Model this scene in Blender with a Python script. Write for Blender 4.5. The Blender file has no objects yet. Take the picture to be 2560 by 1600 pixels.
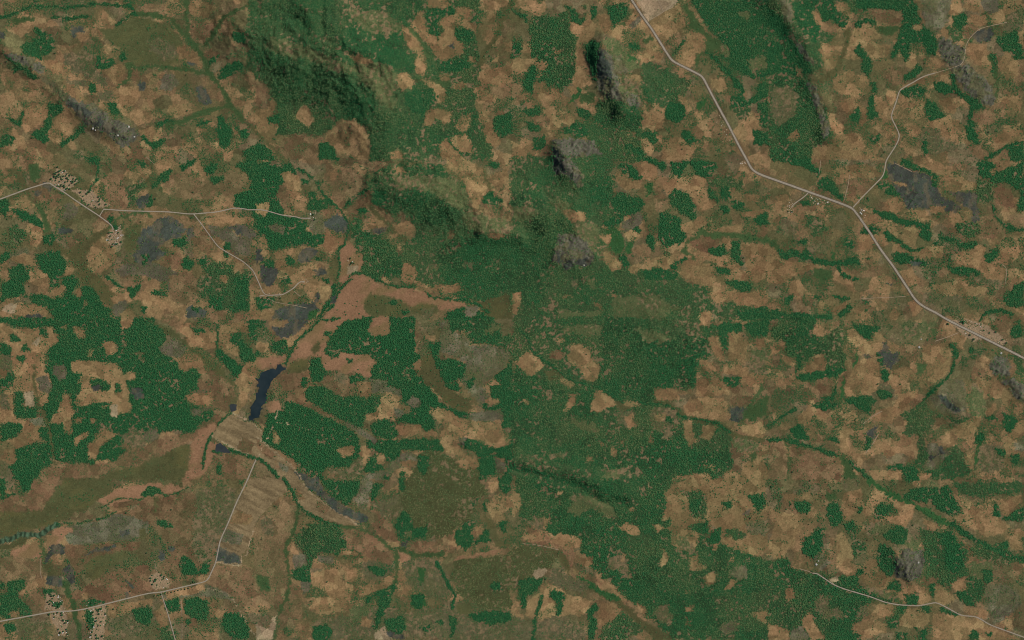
import bpy, bmesh, math, random
import numpy as np
from mathutils import Vector

random.seed(7)
RNG = np.random.RandomState(11)
scene = bpy.context.scene
C = scene.collection

# ------------------------------------------------------------------ camera, sky, sun, exposure
M = 5.0                      # metres per photograph pixel (2560 x 1600 photograph)
W_PX, H_PX = 2560, 1600
ALT = 40000.0                # looking straight down
cam_d = bpy.data.cameras.new('camera')
cam_d.sensor_width = 36.0
cam_d.lens = 36.0 * ALT / (W_PX * M)
cam_d.clip_start = 100.0
cam_d.clip_end = 400000.0
cam = bpy.data.objects.new('camera', cam_d)
cam.location = (0, 0, ALT)
C.objects.link(cam)
scene.camera = cam

SUN_EL, SUN_AZ = math.radians(43), math.radians(62)     # azimuth clockwise from north (up in the picture)
world = bpy.data.worlds.new('World')
scene.world = world
world.use_nodes = True
wn = world.node_tree.nodes
sky = wn.new('ShaderNodeTexSky')
sky.sky_type = 'NISHITA'
sky.sun_disc = False
sky.sun_elevation = SUN_EL
sky.sun_rotation = SUN_AZ
bgn = wn['Background']
bgn.inputs['Strength'].default_value = 0.06
world.node_tree.links.new(sky.outputs['Color'], bgn.inputs['Color'])
sun_d = bpy.data.lights.new('sun', 'SUN')
sun_d.energy = 4.0
sun_d.angle = math.radians(0.53)
sun_d.color = (1.0, 0.95, 0.87)
sun = bpy.data.objects.new('sun', sun_d)
to_sun = Vector((math.cos(SUN_EL) * math.sin(SUN_AZ), math.cos(SUN_EL) * math.cos(SUN_AZ), math.sin(SUN_EL)))
sun.rotation_euler = to_sun.to_track_quat('Z', 'Y').to_euler()
sun.location = (0, 0, 3000)
C.objects.link(sun)
scene.view_settings.view_transform = 'Standard'
scene.view_settings.look = 'None'
scene.view_settings.gamma = 1.0
scene.view_settings.exposure = 0.0
scene.view_settings.use_curve_mapping = False
scene.cycles.max_bounces = 4
scene.cycles.pixel_filter_type = 'BLACKMAN_HARRIS'
scene.cycles.filter_width = 1.0

# ------------------------------------------------------------------ traced land cover
# One line per patch: a cover letter and its outline. Coordinates are map units inside one of 4 x 4 map sheets.
# '~X w' is a line of cover X, w units wide.  1 unit = 2.6457 photograph pixels = 13.2 m.
LAND = """
@0,0
F 31,27 36,26 44,31 50,36 52,46 48,50 40,53 40,57 34,54 28,52 22,50 21,44 25,40 32,38 36,36 33,30
r 6,50 18,52 30,55 40,60 44,66 42,71 34,68 26,63 16,58 7,55
F 1,45 8,54 16,59 24,64 32,70 38,75 33,76 28,73 20,66 14,70 12,66 15,61 8,57 4,52
r 52,82 60,84 68,92 78,97 88,97 96,104 108,113 120,117 128,122 132,128 126,134 116,139 110,136 104,128 92,122 82,118 76,112 70,106 64,100 56,92
k 64,94 72,98 84,104 96,112 106,118 112,124 110,128 100,124 88,119 78,114 70,106
S 36,70 46,72 54,80 60,84 54,92 48,84 40,76
F 90,50 96,54 97,58 103,57 108,54 107,60 100,65 92,66 90,60
F 112,48 118,51 120,56 114,57
S 60,50 88,52 90,66 88,72 70,72 62,60
S 88,72 100,74 104,80 96,82 88,78
S 62,76 84,78 84,84 70,82
F 44,97 52,98 62,102 58,106 50,112 46,124 48,132 42,134 34,130 30,126 38,121 44,112 46,104
F 82,118 80,124 70,131 58,138 56,136 66,128 74,121
F 1,128 8,126 16,131 12,136 4,138 0,139
F 101,98 108,97 116,103 114,108 108,109 102,104
F 84,76 90,80 90,88 84,86
S 90,88 106,84 110,92 102,96 92,92
F 132,126 138,131 142,135 152,132 158,130 154,136 148,140 142,138 134,130
o 92,27 108,26 118,20 124,16 142,18 156,22 166,30 174,38 172,44 168,50 170,60 150,61 126,61 120,56 118,50 112,46 104,40 98,34
S 140,38 160,36 168,46 168,58 156,58 146,50
F 198,54 208,52 204,58 196,61
F 204,70 214,62 228,58 230,64 222,70 208,76
F 221,32 230,32 234,40 226,42 220,38
F 205,110 210,108 214,118 220,124 216,138 208,138 206,124
F 218,116 228,124 232,120 236,128 230,132
F 230,144 242,136 242,151 232,151
F 147,116 158,112 172,116 164,119 150,119
F 186,118 196,114 202,110 194,118 186,120
k 131,76 138,79 138,84 132,86 128,83
k 187,80 194,84 198,92 199,97 192,101 188,94 186,86
k 68,24 80,26 82,31 74,30 69,36 67,28
G 154,71 164,70 170,80 160,86 150,84
k 176,54 184,56 188,62 178,62
k 0,28 5,30 5,36 0,35
T 42,56 54,58 60,64 56,72 50,70 44,62
T 44,126 58,106 64,104 70,108 76,116 68,122 60,130 54,138 48,132
T 18,104 30,100 44,96 46,104 44,112 34,120 24,126 20,118
T 134,124 142,119 152,121 154,128 148,134 140,132
T 166,46 176,42 186,50 192,60 190,66 184,60 170,56
T 92,66 104,64 112,60 118,62 118,68 116,78 110,82 106,76 100,70
T 110,84 130,80 132,90 128,98 118,104 116,108 110,100
T 160,100 176,98 178,108 164,112 158,106
t 180,18 196,22 208,22 200,32 192,41 184,40 180,30
T 178,2 196,2 206,8 196,18 184,16
t 138,3 156,5 156,14 144,15 128,12
g 8,18 24,16 34,16 30,21 14,22
~g 5 125,12 142,14 160,18 170,28 178,36 186,44 192,54 196,66 204,76 212,88 218,98 224,106 228,114
~g 4 118,60 130,64 150,63 170,65 184,67 196,70 204,76
~g 5 176,-2 177,12 177,30 180,40 186,46
~g 4 242,6 226,10 214,16 206,26 200,36 194,44
~g 5 218,100 200,104 184,110 170,116 158,118
~g 3 120,62 124,68 118,78 110,83
~F 2.2 0,16 10,15 20,10 30,6 60,7 80,6
~F 3 85,3 100,4 118,6
~F 3 50,16 64,18 82,15
~F 2.5 110,24 118,18 126,12
~F 3 119,-1 124,8 128,14
~F 3 32,0 36,8
~F 2.5 10,112 18,118 22,106
@1,0
W -6,-2 212,-2 214,20 208,36 212,60 206,84 210,104 214,120 224,124 224,151 108,151 106,130 104,120 90,112 66,126 40,126 24,128 22,100 14,90 12,80 0,76 -6,40
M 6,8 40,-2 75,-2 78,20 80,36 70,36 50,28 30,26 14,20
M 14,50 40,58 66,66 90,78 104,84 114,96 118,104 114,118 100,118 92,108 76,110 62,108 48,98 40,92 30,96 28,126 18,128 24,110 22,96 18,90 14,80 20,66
M 82,24 96,28 104,40 106,52 94,52 80,46 74,36
M 106,40 130,30 140,42 150,56 150,68 136,64 124,62 110,60
M 120,-2 160,-2 160,8 150,10 140,20 126,8
L 86,10 120,10 140,24 136,32 112,32 96,26
L 94,62 110,60 130,64 134,72 134,84 126,92 136,100 130,104 116,94 100,80
L 20,36 46,44 80,60 96,66 90,74 70,64 40,56 16,48 8,44
F 160,10 180,6 190,8 188,14 174,16 172,28 174,34 162,32
M 112,104 150,108 162,114 188,124 170,134 150,140 150,151 110,151 108,130
T 88,54 98,53 110,58 113,62 102,63 94,60
T 161,-2 178,-2 186,6 176,8 162,8
T 190,6 202,6 204,10 202,20 209,24 208,32 200,28 192,24 188,34 190,38 198,42 196,50 186,54 180,56 176,58 168,52 166,46 160,40 150,30 146,24 150,18 152,10 156,10 160,20 162,32 172,34 178,28 172,22 180,14 188,14
k 181,41 188,41 188,46 182,46
T 138,26 146,26 154,38 160,52 162,60 160,72 150,70 150,58 154,52 144,46 140,36
~g 3.5 147,28 155,38 162,50 170,60 174,70 182,78
g 150,72 162,74 174,76 182,77 182,84 176,82 164,78 152,76
T 134,70 142,68 150,78 148,84 138,86 134,80
T 155,75 166,77 176,82 181,90 178,97 172,98 170,92 168,84 160,80
F 150,84 164,84 172,92 166,98 164,104 160,112 150,108 140,98 142,90
T 173,70 182,70 183,75 176,77 172,74
T 185,78 196,76 200,80 194,86 186,84
T 161,104 172,102 186,106 184,114 178,118 170,112 164,120 158,118
T 188,120 194,110 204,106 203,114 200,124 192,124
~o 5 242,2 232,20 228,32 218,46 212,60
T 210,68 222,66 242,60 242,76 232,82 222,80 212,80
T 206,84 214,82 216,90 208,92
T 220,88 228,92 226,97 220,96
T 210,104 222,106 218,112 224,116 224,124 232,134 228,140 218,136 214,124 218,118 210,116
T 172,136 182,130 190,140 196,151 176,151
T 183,130 198,126 204,136 206,146 192,144 184,136
F 226,110 242,106 242,128 230,130 224,124 224,116
F 188,26 204,28 204,38 194,40 187,34
F 174,60 200,54 204,62 192,68 182,68 174,66
T 218,28 225,30 222,40 215,38
T 219,12 226,12 226,20 218,20
T 222,58 230,50 228,58
T 202,52 208,54 208,60 200,58
T 234,40 242,40 242,50 236,48
T 37,110 44,99 48,99 54,106 56,114 50,120 42,116 38,112
t 0,78 7,76 14,86 10,92 6,98 0,100
T 0,104 12,102 16,92 20,100 16,106 12,114 22,118 20,124 14,134 8,130 0,124
F 12,110 22,106 22,114 14,116
T 66,128 72,120 80,112 88,116 94,112 98,118 106,120 106,128 109,134 108,151 94,151 90,146 78,146 74,138 64,136
t 18,140 28,130 40,126 50,128 56,132 62,128 66,134 58,142 48,151 26,151
F 60,136 68,134 74,142 78,151 60,151
F 0,136 6,136 12,142 20,151 0,151
T 128,144 136,142 142,151 128,151
~F 2 181,130 188,140 200,148
~o 4 -4,120 6,132 14,140 24,148 32,156
@2,0
M 18,16 30,14 40,16 56,10 52,14 54,20 62,32 61,42 60,54 58,66 57,76 50,82 44,82 40,80 34,84 26,86 28,72 32,66 32,58 24,58 16,58 18,48 18,40 16,34 17,26
F 18,62 26,58 22,70 24,90 14,86 10,80 14,70
T 0,55 10,56 24,54 24,58 14,62 10,70 0,70
T 22,60 32,58 32,66 24,69
T 40,47 46,47 45,52 40,51
T 8,42 18,42 18,51 9,49
F 0,38 8,40 8,52 0,54
F 50,6 58,8 64,16 70,18 64,24 56,20 54,12
F 0,10 14,14 16,22 8,16
T 55,20 66,24 72,12 75,13 75,20 80,24 78,32 72,42 70,52 71,62 75,72 76,80 68,82 60,84 57,78 59,66 60,54 61,42 63,36 56,32 54,28
T 81,13 92,14 93,22 95,30 92,35 86,30 82,24
F 88,8 100,4 110,4 109,12 104,18 98,24 96,27 94,18 90,12
F 74,6 80,6 80,18 76,18
p 116,-2 142,-2 150,8 142,12 134,16 128,20 122,10
p 142,-2 158,-2 152,8 146,8
T 128,20 142,12 152,8 158,2 163,18 164,24 158,28 148,36 140,46 132,36
T 109,22 114,13 120,14 124,18 118,26 116,30 110,26
G 111,24 120,15 124,18 114,28
T 120,58 126,46 136,36 142,44 134,52 124,62
g 100,22 108,21 106,25 100,25
g 124,38 132,34 136,38 126,42
F 70,44 76,38 84,44 82,54 80,64 80,78 74,66 70,56
L 84,40 96,36 108,46 118,54 120,62 112,68 104,54 90,48
r 82,46 90,50 95,56 97,66 100,74 104,84 112,88 118,90 122,100 118,106 110,100 100,96 90,96 84,88 80,84 82,72 80,60
k 82,48 88,54 92,64 95,76 92,78 88,70 86,74 87,86 82,84 81,66
k 90,86 98,92 96,96 89,94
h 92,50 104,54 108,62 111,66 106,69 98,68 96,60 93,54
F 110,40 120,42 122,48 112,48
v 108,52 116,54 120,58 110,58
T 108,72 118,70 124,78 118,82 110,78
L 98,70 108,70 118,80 126,84 128,92 118,90 104,84
W 120,62 130,58 146,64 156,70 166,74 172,76 168,84 158,86 160,96 163,104 162,112 156,117 148,112 144,104 136,100 128,94 124,84 122,72
F 150,96 162,100 163,110 157,117 146,112 144,104
M 78,98 92,94 104,98 112,104 120,100 122,112 120,122 126,128 136,124 137,134 128,136 120,128 112,124 100,122 90,120 80,116
W 50,120 70,114 78,118 100,122 122,130 124,151 84,151 76,134 66,126 54,126
T 156,90 164,92 170,104 166,106 160,98
v 174,96 183,92 182,100 174,103
T 154,55 164,40 166,32 176,30 183,38 184,46 178,50 174,52 172,60 168,64 156,58
~F 2 164,34 160,42 154,50
F 166,-2 242,-2 242,72 228,74 218,70 206,64 204,58 196,54 204,46 200,40 192,34 186,26 180,20 176,10
g 158,-2 166,6 172,14 180,26 188,34 196,38 200,44 192,48 186,50 182,48 184,40 178,32 168,26 166,16
L 196,46 204,44 206,52 198,56
L 220,56 238,52 240,64 226,70
L 212,10 224,10 224,20 216,16
~g 4 180,50 176,54 174,60
~F 4 186,50 194,58 204,68 212,78 218,86
T 188,74 200,74 204,84 196,88 188,80
T 126,108 136,108 144,114 142,120 132,124 126,118
T 172,106 182,104 180,112 176,116 173,110
T 142,134 152,130 162,130 176,138 170,146 166,151 142,151
T 121,132 128,130 134,140 130,148 124,140
T 135,126 142,128 142,136 138,134
F 124,124 134,126 137,134 132,136 126,130
F 160,122 170,126 174,134 166,136 160,130
F 108,136 124,140 126,148 120,151 104,151
T 226,110 234,114 236,122 230,124 223,118
F 206,92 216,88 222,96 230,90 234,80 242,74 242,90 232,96 222,100 208,102
W 208,104 224,100 220,112 212,110
F 232,98 242,94 242,120 234,118
F 228,122 242,124 242,136 230,138
T 28,104 40,100 44,106 47,116 44,124 38,131 34,126 36,114
T 44,104 56,108 60,112 54,120 48,116
F 10,104 26,100 28,108 16,110
F 14,114 26,118 28,124 16,124
F 48,122 64,116 74,124 66,130 50,126
r 38,134 50,130 68,132 78,134 84,144 88,151 40,151 38,142
k 38,140 44,142 46,151 39,151
W 84,134 104,130 110,140 120,146 120,151 88,151
v 58,84 64,82 68,88 60,94 54,98
F 60,102 70,104 76,108 70,112 62,108
T 52,82 60,82 62,86 56,90
T 20,78 32,76 34,84 28,92 26,96 20,94
T 34,84 44,84 46,92 38,96 32,92
g 64,86 78,90 78,96 66,98
F 20,130 32,128 30,140 20,142
T 0,134 10,138 16,148 14,158 0,156
@3,0
W 0,-2 60,-2 84,-2 84,8 76,20 60,14 50,16 46,22 52,28 62,36 58,42 50,40 44,46 46,54 52,62 44,66 40,70 34,72 24,60 16,48 0,50
F 22,2 60,-2 62,6 76,20 70,26 60,18 50,22 48,30 44,40 34,34 26,24 24,14
h 10,-2 18,-2 24,16 22,26 14,20
F 0,6 10,14 18,28 26,42 34,56 40,68 34,70 26,60 18,46 10,34 0,24
r 22,34 34,46 42,56 43,62 36,58 28,48
F 0,36 18,46 26,60 26,74 0,70
T 41,12 47,8 51,16 52,24 46,24
T 62,3 76,2 77,10 82,12 80,18 72,14 64,8
F 84,-2 136,-2 142,10 144,22 138,24 126,22 124,10 100,8 90,10 84,8
t 90,12 100,8 112,10 126,10 128,18 124,24 112,22 100,18 94,14
F 82,22 88,17 98,18 104,22 92,22 84,26
T 78,36 82,26 96,24 102,28 108,36 96,38 84,44 76,44
g 100,24 120,24 126,26 118,34 108,34
~o 5 76,28 74,40 70,52 66,64 58,70 50,76
T 88,42 98,38 104,42 106,54 98,57 94,50
T 52,50 66,50 66,58 62,66 54,60
T 104,42 116,42 114,54 106,56
F 80,48 86,42 92,50 94,56 84,52
F 90,54 98,58 98,66 94,74 90,72 88,62
F 126,24 144,22 150,28 158,34 160,44 158,54 150,52 146,42 136,40 132,46 138,56 146,66 140,68 130,58 124,48 116,56 118,44 124,36
T 136,24 144,22 146,28 140,31
T 142,44 148,44 150,52 146,56 142,50
T 150,56 158,54 166,62 158,66 148,62
T 132,54 138,52 141,60 138,66 130,62
h 144,-2 174,-2 170,20 160,34 150,28 146,18
r 160,34 170,36 186,46 186,56 180,63 170,62 163,54
r 172,64 188,60 200,70 210,80 216,92 212,100 198,98 186,84 176,74
T 174,-2 182,-2 183,10 176,16 172,12
T 184,4 200,2 200,12 190,10 184,8
G 200,-2 218,-2 218,10 212,14 204,10
T 192,14 206,14 208,22 198,26 190,20
F 174,16 186,12 190,22 184,30 176,26
W 168,22 176,28 184,38 178,42 170,34
t 184,24 192,22 200,28 190,36 184,34
k 192,34 200,28 210,25 213,30 210,38 200,40
T 210,14 222,8 230,-2 240,-2 238,8 226,14 220,22 212,24
S 228,14 242,8 242,30 230,34 220,28
F 216,36 236,28 240,40 242,56 230,54 222,46 216,42
T 236,30 242,28 242,44 236,40
F 205,50 214,52 217,64 216,76 212,70 206,60
T 188,40 206,42 210,60 212,66 200,62 190,54
T 218,58 226,48 230,52 236,58 236,72 226,76 220,68
F 128,72 134,66 146,66 140,72 130,76
T 62,74 76,66 84,70 94,74 96,80 90,86 84,90 70,90 62,84
T 68,96 80,90 90,100 94,104 92,116 88,120 76,108 70,104
F 78,106 86,100 87,110 84,118 78,114
F 95,92 100,90 104,106 102,112 94,112 94,100
T 100,90 108,92 112,104 104,108 100,100
F 97,78 103,80 102,88 98,86
T 112,84 120,86 121,94 116,100 112,94
T 138,78 150,70 160,70 162,76 150,80 142,82
T 162,68 170,68 174,74 166,74
F 124,86 140,80 150,84 146,92 134,92 126,90
F 158,78 170,78 176,88 170,90 158,86
T 160,94 172,92 180,100 176,108 168,106
F 150,94 158,96 166,108 164,112 152,114 148,104
T 134,106 142,92 148,94 148,108 140,114 132,110
T 152,114 166,112 182,114 178,124 172,128 160,122
~F 4 174,72 176,84 186,92 194,100 192,110 192,120 196,130
F 186,88 194,92 206,102 196,104 190,98
t 194,104 212,102 218,112 210,118 194,116
T 213,132 224,122 238,120 240,126 226,134 216,136
T 222,118 238,116 238,122 226,124
~F 3 242,134 226,138 216,144 206,150
F 226,140 242,136 242,151 228,151
T 217,94 228,90 240,92 238,108 226,100
~g 2.5 207,52 214,64 217,78 216,92
W 0,70 30,74 40,80 50,96 56,112 60,130 42,140 40,151 0,151
M 0,72 34,76 40,90 48,110 52,130 42,138 40,151 10,151 8,120 26,112 30,100 22,92 10,84
S 2,82 22,82 30,94 26,110 8,118 2,104
T 18,130 26,122 31,128 28,134 20,134
T 61,132 68,126 78,126 88,132 94,142 84,140 70,140 62,138
T 42,140 60,136 76,140 96,142 110,151 40,151
r 36,78 46,82 50,94 52,106 58,116 58,130 52,130 48,114 44,98 38,86
T 60,118 70,116 74,124 66,128 60,124
F 95,130 104,126 108,130 100,136
T 108,118 120,118 122,128 112,130
F 186,118 196,122 200,136 190,132
S 140,130 160,126 180,140 150,148
F 146,136 150,128 152,146 148,148
T 126,118 138,116 146,124 136,130
@0,1
F 224,4 236,-2 242,-2 242,56 236,48 222,46 220,34 228,30 238,30 236,14 228,12
t 204,14 220,10 228,14 230,24 226,32 214,34 206,28 200,20
F 200,16 211,14 210,20 202,24 197,22
F 192,8 204,2 206,8 198,14
F 150,14 160,8 164,10 158,18 150,24 144,28 142,24 148,20
F 170,6 186,-3 186,2 176,8 172,14
W 118,22 130,22 133,14 137,16 137,24 130,30 128,40 120,34
F 130,2 138,2 140,5 134,6
F 138,34 144,34 144,44 138,46
t 154,22 166,12 180,16 200,20 206,30 200,36 178,38 166,34 158,30
t 100,22 118,26 122,40 118,47 104,46 100,34
g 26,4 38,2 38,16 32,22 28,14
o 4,8 16,8 24,18 28,30 32,40 40,46 48,60 50,76 62,84 76,76 90,68 104,62 102,70 88,80 82,92 84,104 96,112 106,124 118,134 130,146 140,156 124,156 112,146 98,134 80,122 74,112 72,98 60,90 46,84 34,82 42,64 38,50 28,38 18,22
g 24,34 32,40 40,46 46,56 48,66 42,70 40,56 34,46 26,40
k 42,22 50,26 48,30 40,26
k 30,28 40,30 36,34
k 54,64 64,64 70,68 62,70 55,70
G 60,42 72,40 74,50 66,58 58,56 62,48
T 4,18 12,14 16,18 12,22 4,22
T 10,38 22,32 26,36 33,44 26,46 12,46
F 0,38 7,38 8,48 4,54 0,50
F 10,46 22,48 32,52 40,58 40,64 28,60 18,54
W 12,64 22,66 27,70 22,76 16,82 8,80 10,72
T 26,74 34,62 40,68 40,76 34,82 28,80
F 41,72 50,70 52,76 48,80 42,80
F 33,92 46,87 56,86 58,92 62,96 62,104 56,110 55,120 48,120 46,110 38,104 36,98
F 60,110 70,108 74,116 68,126 62,124 58,116
F 8,102 20,98 26,102 28,112 22,116 24,124 14,130 4,130 0,138 0,126 4,116 10,114
h 10,88 24,82 28,86 18,92 10,92
T 10,92 24,88 34,94 34,100 20,98 12,96
T 62,100 68,94 70,104 66,110 60,108
F 0,90 8,86 10,92 0,98
F 78,118 90,122 94,130 98,138 104,142 100,151 52,151 50,146 44,140 30,134 26,130 40,126 50,132 58,130 64,124 70,128 76,132
F 20,126 46,136 48,140 34,138
T 47,124 58,118 62,120 58,126 52,130
T 70,126 76,118 78,124 74,130
t 79,132 83,132 84,138 80,138
S 12,134 26,130 26,136 14,138
p 2,142 10,135 16,137 14,146
T 16,138 34,136 46,141 42,150 24,148 15,146
k 24,147 34,145 42,147 40,151 24,151
T 86,80 94,74 104,78 110,84 108,96 100,104 86,96 84,90
k 134,66 150,56 160,52 170,58 176,66 170,72 160,76 150,82 158,88 150,94 142,98 136,102 128,96 126,90 132,84 130,76
G 108,104 120,98 150,98 170,108 164,116 150,114 132,108 114,110
k 176,66 184,64 184,74 176,78
F 162,76 174,72 176,78 172,82 164,80
F 134,88 141,88 140,98 134,100
k 158,118 164,112 169,118 168,126 160,126
k 130,34 142,32 140,40 132,46 128,40
F 172,94 176,90 180,94 184,96 180,104 172,102
F 186,94 196,90 199,96 192,100
k 214,62 228,60 238,66 242,72 236,74 224,70
G 196,62 214,62 224,72 238,74 236,90 222,90 212,76 200,72
F 212,78 218,78 218,86 212,84
F 208,86 216,88 214,94 210,90
T 194,54 222,54 240,54 240,62 226,60 208,64 198,62
T 200,88 210,86 214,94 206,100 200,96
t 150,98 160,88 170,86 172,96 166,104 156,102
T 130,128 140,120 152,126 160,128 160,140 150,138 138,136 130,130
t 160,110 176,106 186,110 186,136 170,138 160,130
F 118,122 126,120 134,116 130,124 126,130 130,136 124,130
F 142,124 156,124 158,128 146,128
W 192,98 206,98 216,104 236,106 238,112 232,122 236,132 234,142 222,144 212,142 204,144 196,138 200,128 190,130 186,120 194,112
F 222,112 236,108 234,140 224,142 222,126
F 198,128 210,130 208,144 198,138
T 208,108 216,110 214,116 208,114
k 176,138 194,140 194,150 178,150
F 180,138 190,140 188,146
F 132,138 140,140 136,146
G 104,140 116,130 122,138 110,150
T 104,130 112,126 118,132 108,136
T 236,124 242,120 242,151 236,151
T 112,146 124,140 130,150 120,154
T 68,38 76,42 72,44
b 47,20 54,8 60,10 70,16 73,20 66,27 58,30 52,26
b 66,28 86,28 96,38 103,42 98,46 84,44 78,36
b 100,74 106,66 114,62 116,72 114,80 106,82
F 101,54 108,52 106,60 102,58
F 106,62 110,60 112,66 108,68
F 80,-2 94,-2 92,6
~F 2 93,-1 93,8 91,18 86,26 82,32
~F 2.5 100,110 108,116 116,120
~g 3 104,64 112,56 122,52 134,48 142,54
o 116,66 134,58 132,72 124,86 116,84 118,74
@1,1
W 104,20 120,14 140,12 170,14 180,12 192,20 198,26 200,40 206,48 200,60 242,70 242,130 200,132 168,122 150,110 140,96 140,80 150,74 150,60 140,50 126,50 122,44 112,42 110,28
F 0,4 14,2 24,6 34,14 32,20 24,22 20,30 20,38 12,42 0,42
F 24,4 32,2 39,14 34,15 28,10
F 44,16 50,18 50,23 44,24
F 48,30 56,30 58,38 70,36 72,42 64,48 56,50 48,46 50,38
F 13,40 22,38 26,46 28,52 40,54 50,60 46,66 52,70 66,70 65,80 56,82 46,80 30,82 14,86 10,72 4,70 0,62 0,50 10,50
T 0,42 13,40 13,46 8,54 0,50
T 24,14 30,10 42,16 42,24 44,28 40,34 36,32 28,24
t 20,30 30,30 34,44 30,50 24,44
G 10,62 20,60 28,62 26,70 16,68
t 62,48 72,42 82,48 84,54 74,60 64,54
k 64,58 76,52 86,56 89,64 86,70 74,68 66,64
h 48,50 58,48 64,56 66,68 56,70 50,64
T 66,68 78,72 86,74 84,80 78,84 72,88 64,86 64,76
t 86,46 92,40 102,36 106,40 100,46 94,54 92,62 88,58
t 62,26 66,18 80,10 92,8 96,14 104,18 106,26 100,30 92,34 86,40 82,44 74,40 70,32
T 68,12 76,8 77,16 72,20
F 94,46 104,46 107,50 98,50
M 89,60 98,58 100,68 108,70 120,72 130,80 138,92 140,106 132,110 120,110 108,108 100,102 102,92 98,88 90,76
F 112,28 122,30 124,38 120,46 112,42
T 106,56 112,52 120,58 125,62 120,66 110,64
k 110,66 124,64 122,70 112,70
T 128,62 146,58 152,66 148,72 134,70
~o 4 108,44 118,54 126,62 134,70 140,76
T 124,70 134,70 134,76 126,74
M 112,10 140,4 170,2 182,12 172,16 150,14 130,16
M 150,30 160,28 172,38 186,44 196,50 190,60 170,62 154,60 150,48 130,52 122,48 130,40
L 130,14 160,14 190,18 198,30 204,44 196,48 180,42 166,32 150,26 132,28
T 178,-2 196,-2 206,4 214,8 217,16 218,26 214,34 210,48 206,46 202,34 198,28 198,20 190,14 182,8
T 130,8 140,6 142,13 132,12
~o 4 214,8 218,20 222,28
T 222,14 236,8 240,18 230,26 222,22
F 214,34 222,28 234,40 226,44 214,40
F 220,4 230,2 230,8 222,8
M 196,74 216,74 242,72 242,120 226,126 200,120 180,112 170,100 172,84 186,78
L 200,50 214,52 230,56 242,60 242,70 216,70 202,66 196,56
T 219,70 230,69 238,72 228,75 220,74
T 181,67 188,65 187,74 182,75
T 137,108 140,96 146,98 152,102 152,110 146,118 138,114
T 116,112 124,110 128,114 120,116
T 182,118 192,116 196,124 184,126 166,122 170,118
S 164,98 172,98 174,106 166,104
S 196,98 206,96 206,104 198,104
o 72,90 80,92 80,112 74,118 68,104
R 79,86 88,76 96,88 102,90 99,102 92,106 88,108 100,108 112,112 116,118 124,122 134,120 148,122 162,126 170,132 188,134 198,136 186,142 172,142 160,138 150,138 142,136 130,132 144,148 146,151 62,151 70,140 76,128 84,118 80,116 80,100
p 86,100 96,100 96,106 87,108
o 108,126 130,130 142,136 146,146 130,150 110,148 100,140
d 144,140 154,136 172,136 174,144 160,146 148,146
o 190,130 205,136 220,130 242,126 242,151 226,151 210,140
~R 3 128,120 142,126 158,130 174,134 196,136
~F 2 40,8 50,14 58,20 60,28 68,36 74,42 82,50 88,60 86,72 84,80 78,84 78,92 80,100 77,112
~F 2.5 108,26 98,32 90,38 84,44
~F 2 88,110 94,106 104,108 114,112 120,116 134,120 150,120
~F 2 160,124 168,130 186,132 198,132 208,136 220,144
~F 2.5 78,122 84,118 90,112
~F 3 74,118 72,130 66,138 60,148
~F 2 78,124 74,136 68,142
k 72,128 76,128 76,134 70,136
F 126,134 134,132 134,138 128,138
F 137,142 144,142 142,146 137,144
F 182,144 196,138 198,146 208,140 218,146 224,151 178,151
G 196,138 210,138 208,148 198,148
F 96,150 104,147 112,148 112,151 94,152
S 154,144 166,144 166,151 156,151
T 3,74 8,70 12,84 13,92 9,95 4,84
T 17,86 28,84 36,82 38,90 30,90 28,98 38,102 52,98 60,100 58,108 48,112 34,110 20,104
F 27,90 34,90 38,98 30,98
k 42,86 50,82 57,84 57,90 50,96 40,96 40,90
F 56,92 62,92 64,96 56,96
k 4,100 12,98 20,102 20,112 12,120 6,116
F 5,96 16,94 18,100 10,102
k 0,84 6,84 6,94 0,98
T 20,110 40,108 60,112 62,120 52,132 44,122 26,118
F 24,112 32,110 32,116 26,116
F 62,112 70,112 70,116 64,116
k 54,104 64,102 66,108 58,110
k 58,126 64,124 62,130 56,138 60,142 48,142 44,136 54,134
k 24,138 44,136 58,142 48,151 14,151 18,142
F 0,130 16,132 14,140 4,142 0,138
v 50,142 60,142 54,150 48,151
T 60,120 70,118 72,124 64,136 60,130
T 0,140 18,144 12,151 0,151
@2,1
W 0,-2 100,-2 96,10 100,24 96,30 94,44 104,54 84,62 92,78 84,90 90,104 120,104 156,106 170,116 184,122 186,130 196,142 180,144 176,151 0,151
M 18,58 30,52 46,54 52,62 46,70 40,80 38,90 34,100 36,110 24,104 14,92 16,74
M 0,72 14,76 22,88 30,100 36,112 30,130 16,140 0,130
M 0,34 20,30 36,34 30,46 10,50 0,48
M 60,20 80,20 96,26 90,44 76,40 64,30
L 34,36 48,34 60,40 60,46 44,46
L 0,46 20,44 24,52 10,60 0,58
T 44,48 56,46 68,50 71,54 66,62 56,60 50,54
r 42,-2 54,-2 62,8 68,16 64,28 58,20 50,14 44,10
k 39,-2 46,-2 50,10 44,16 40,14
r 40,80 44,72 56,70 70,76 76,84 77,94 74,100 68,102 60,98 52,104 44,98 38,94
k 36,92 44,88 47,96 44,98 38,96
k 48,96 56,94 58,102 50,104
k 60,94 76,92 75,98 68,102 62,98
h 52,84 64,84 70,90 60,92 54,90
L 60,60 80,62 82,72 80,90 74,80 60,70
T 97,15 100,8 108,12 116,18 122,22 122,28 114,26 112,30 104,26 100,22
F 100,6 112,4 120,12 123,17 118,20 110,16
F 112,-2 134,-2 146,4 146,8 142,12 138,6 128,2
T 116,2 126,0 136,6 138,14 134,20 124,18 120,10
F 150,2 172,0 192,2 194,8 186,16 172,16 172,8 160,10 158,16 152,14 150,8
L 162,6 172,6 172,14 160,16
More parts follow.
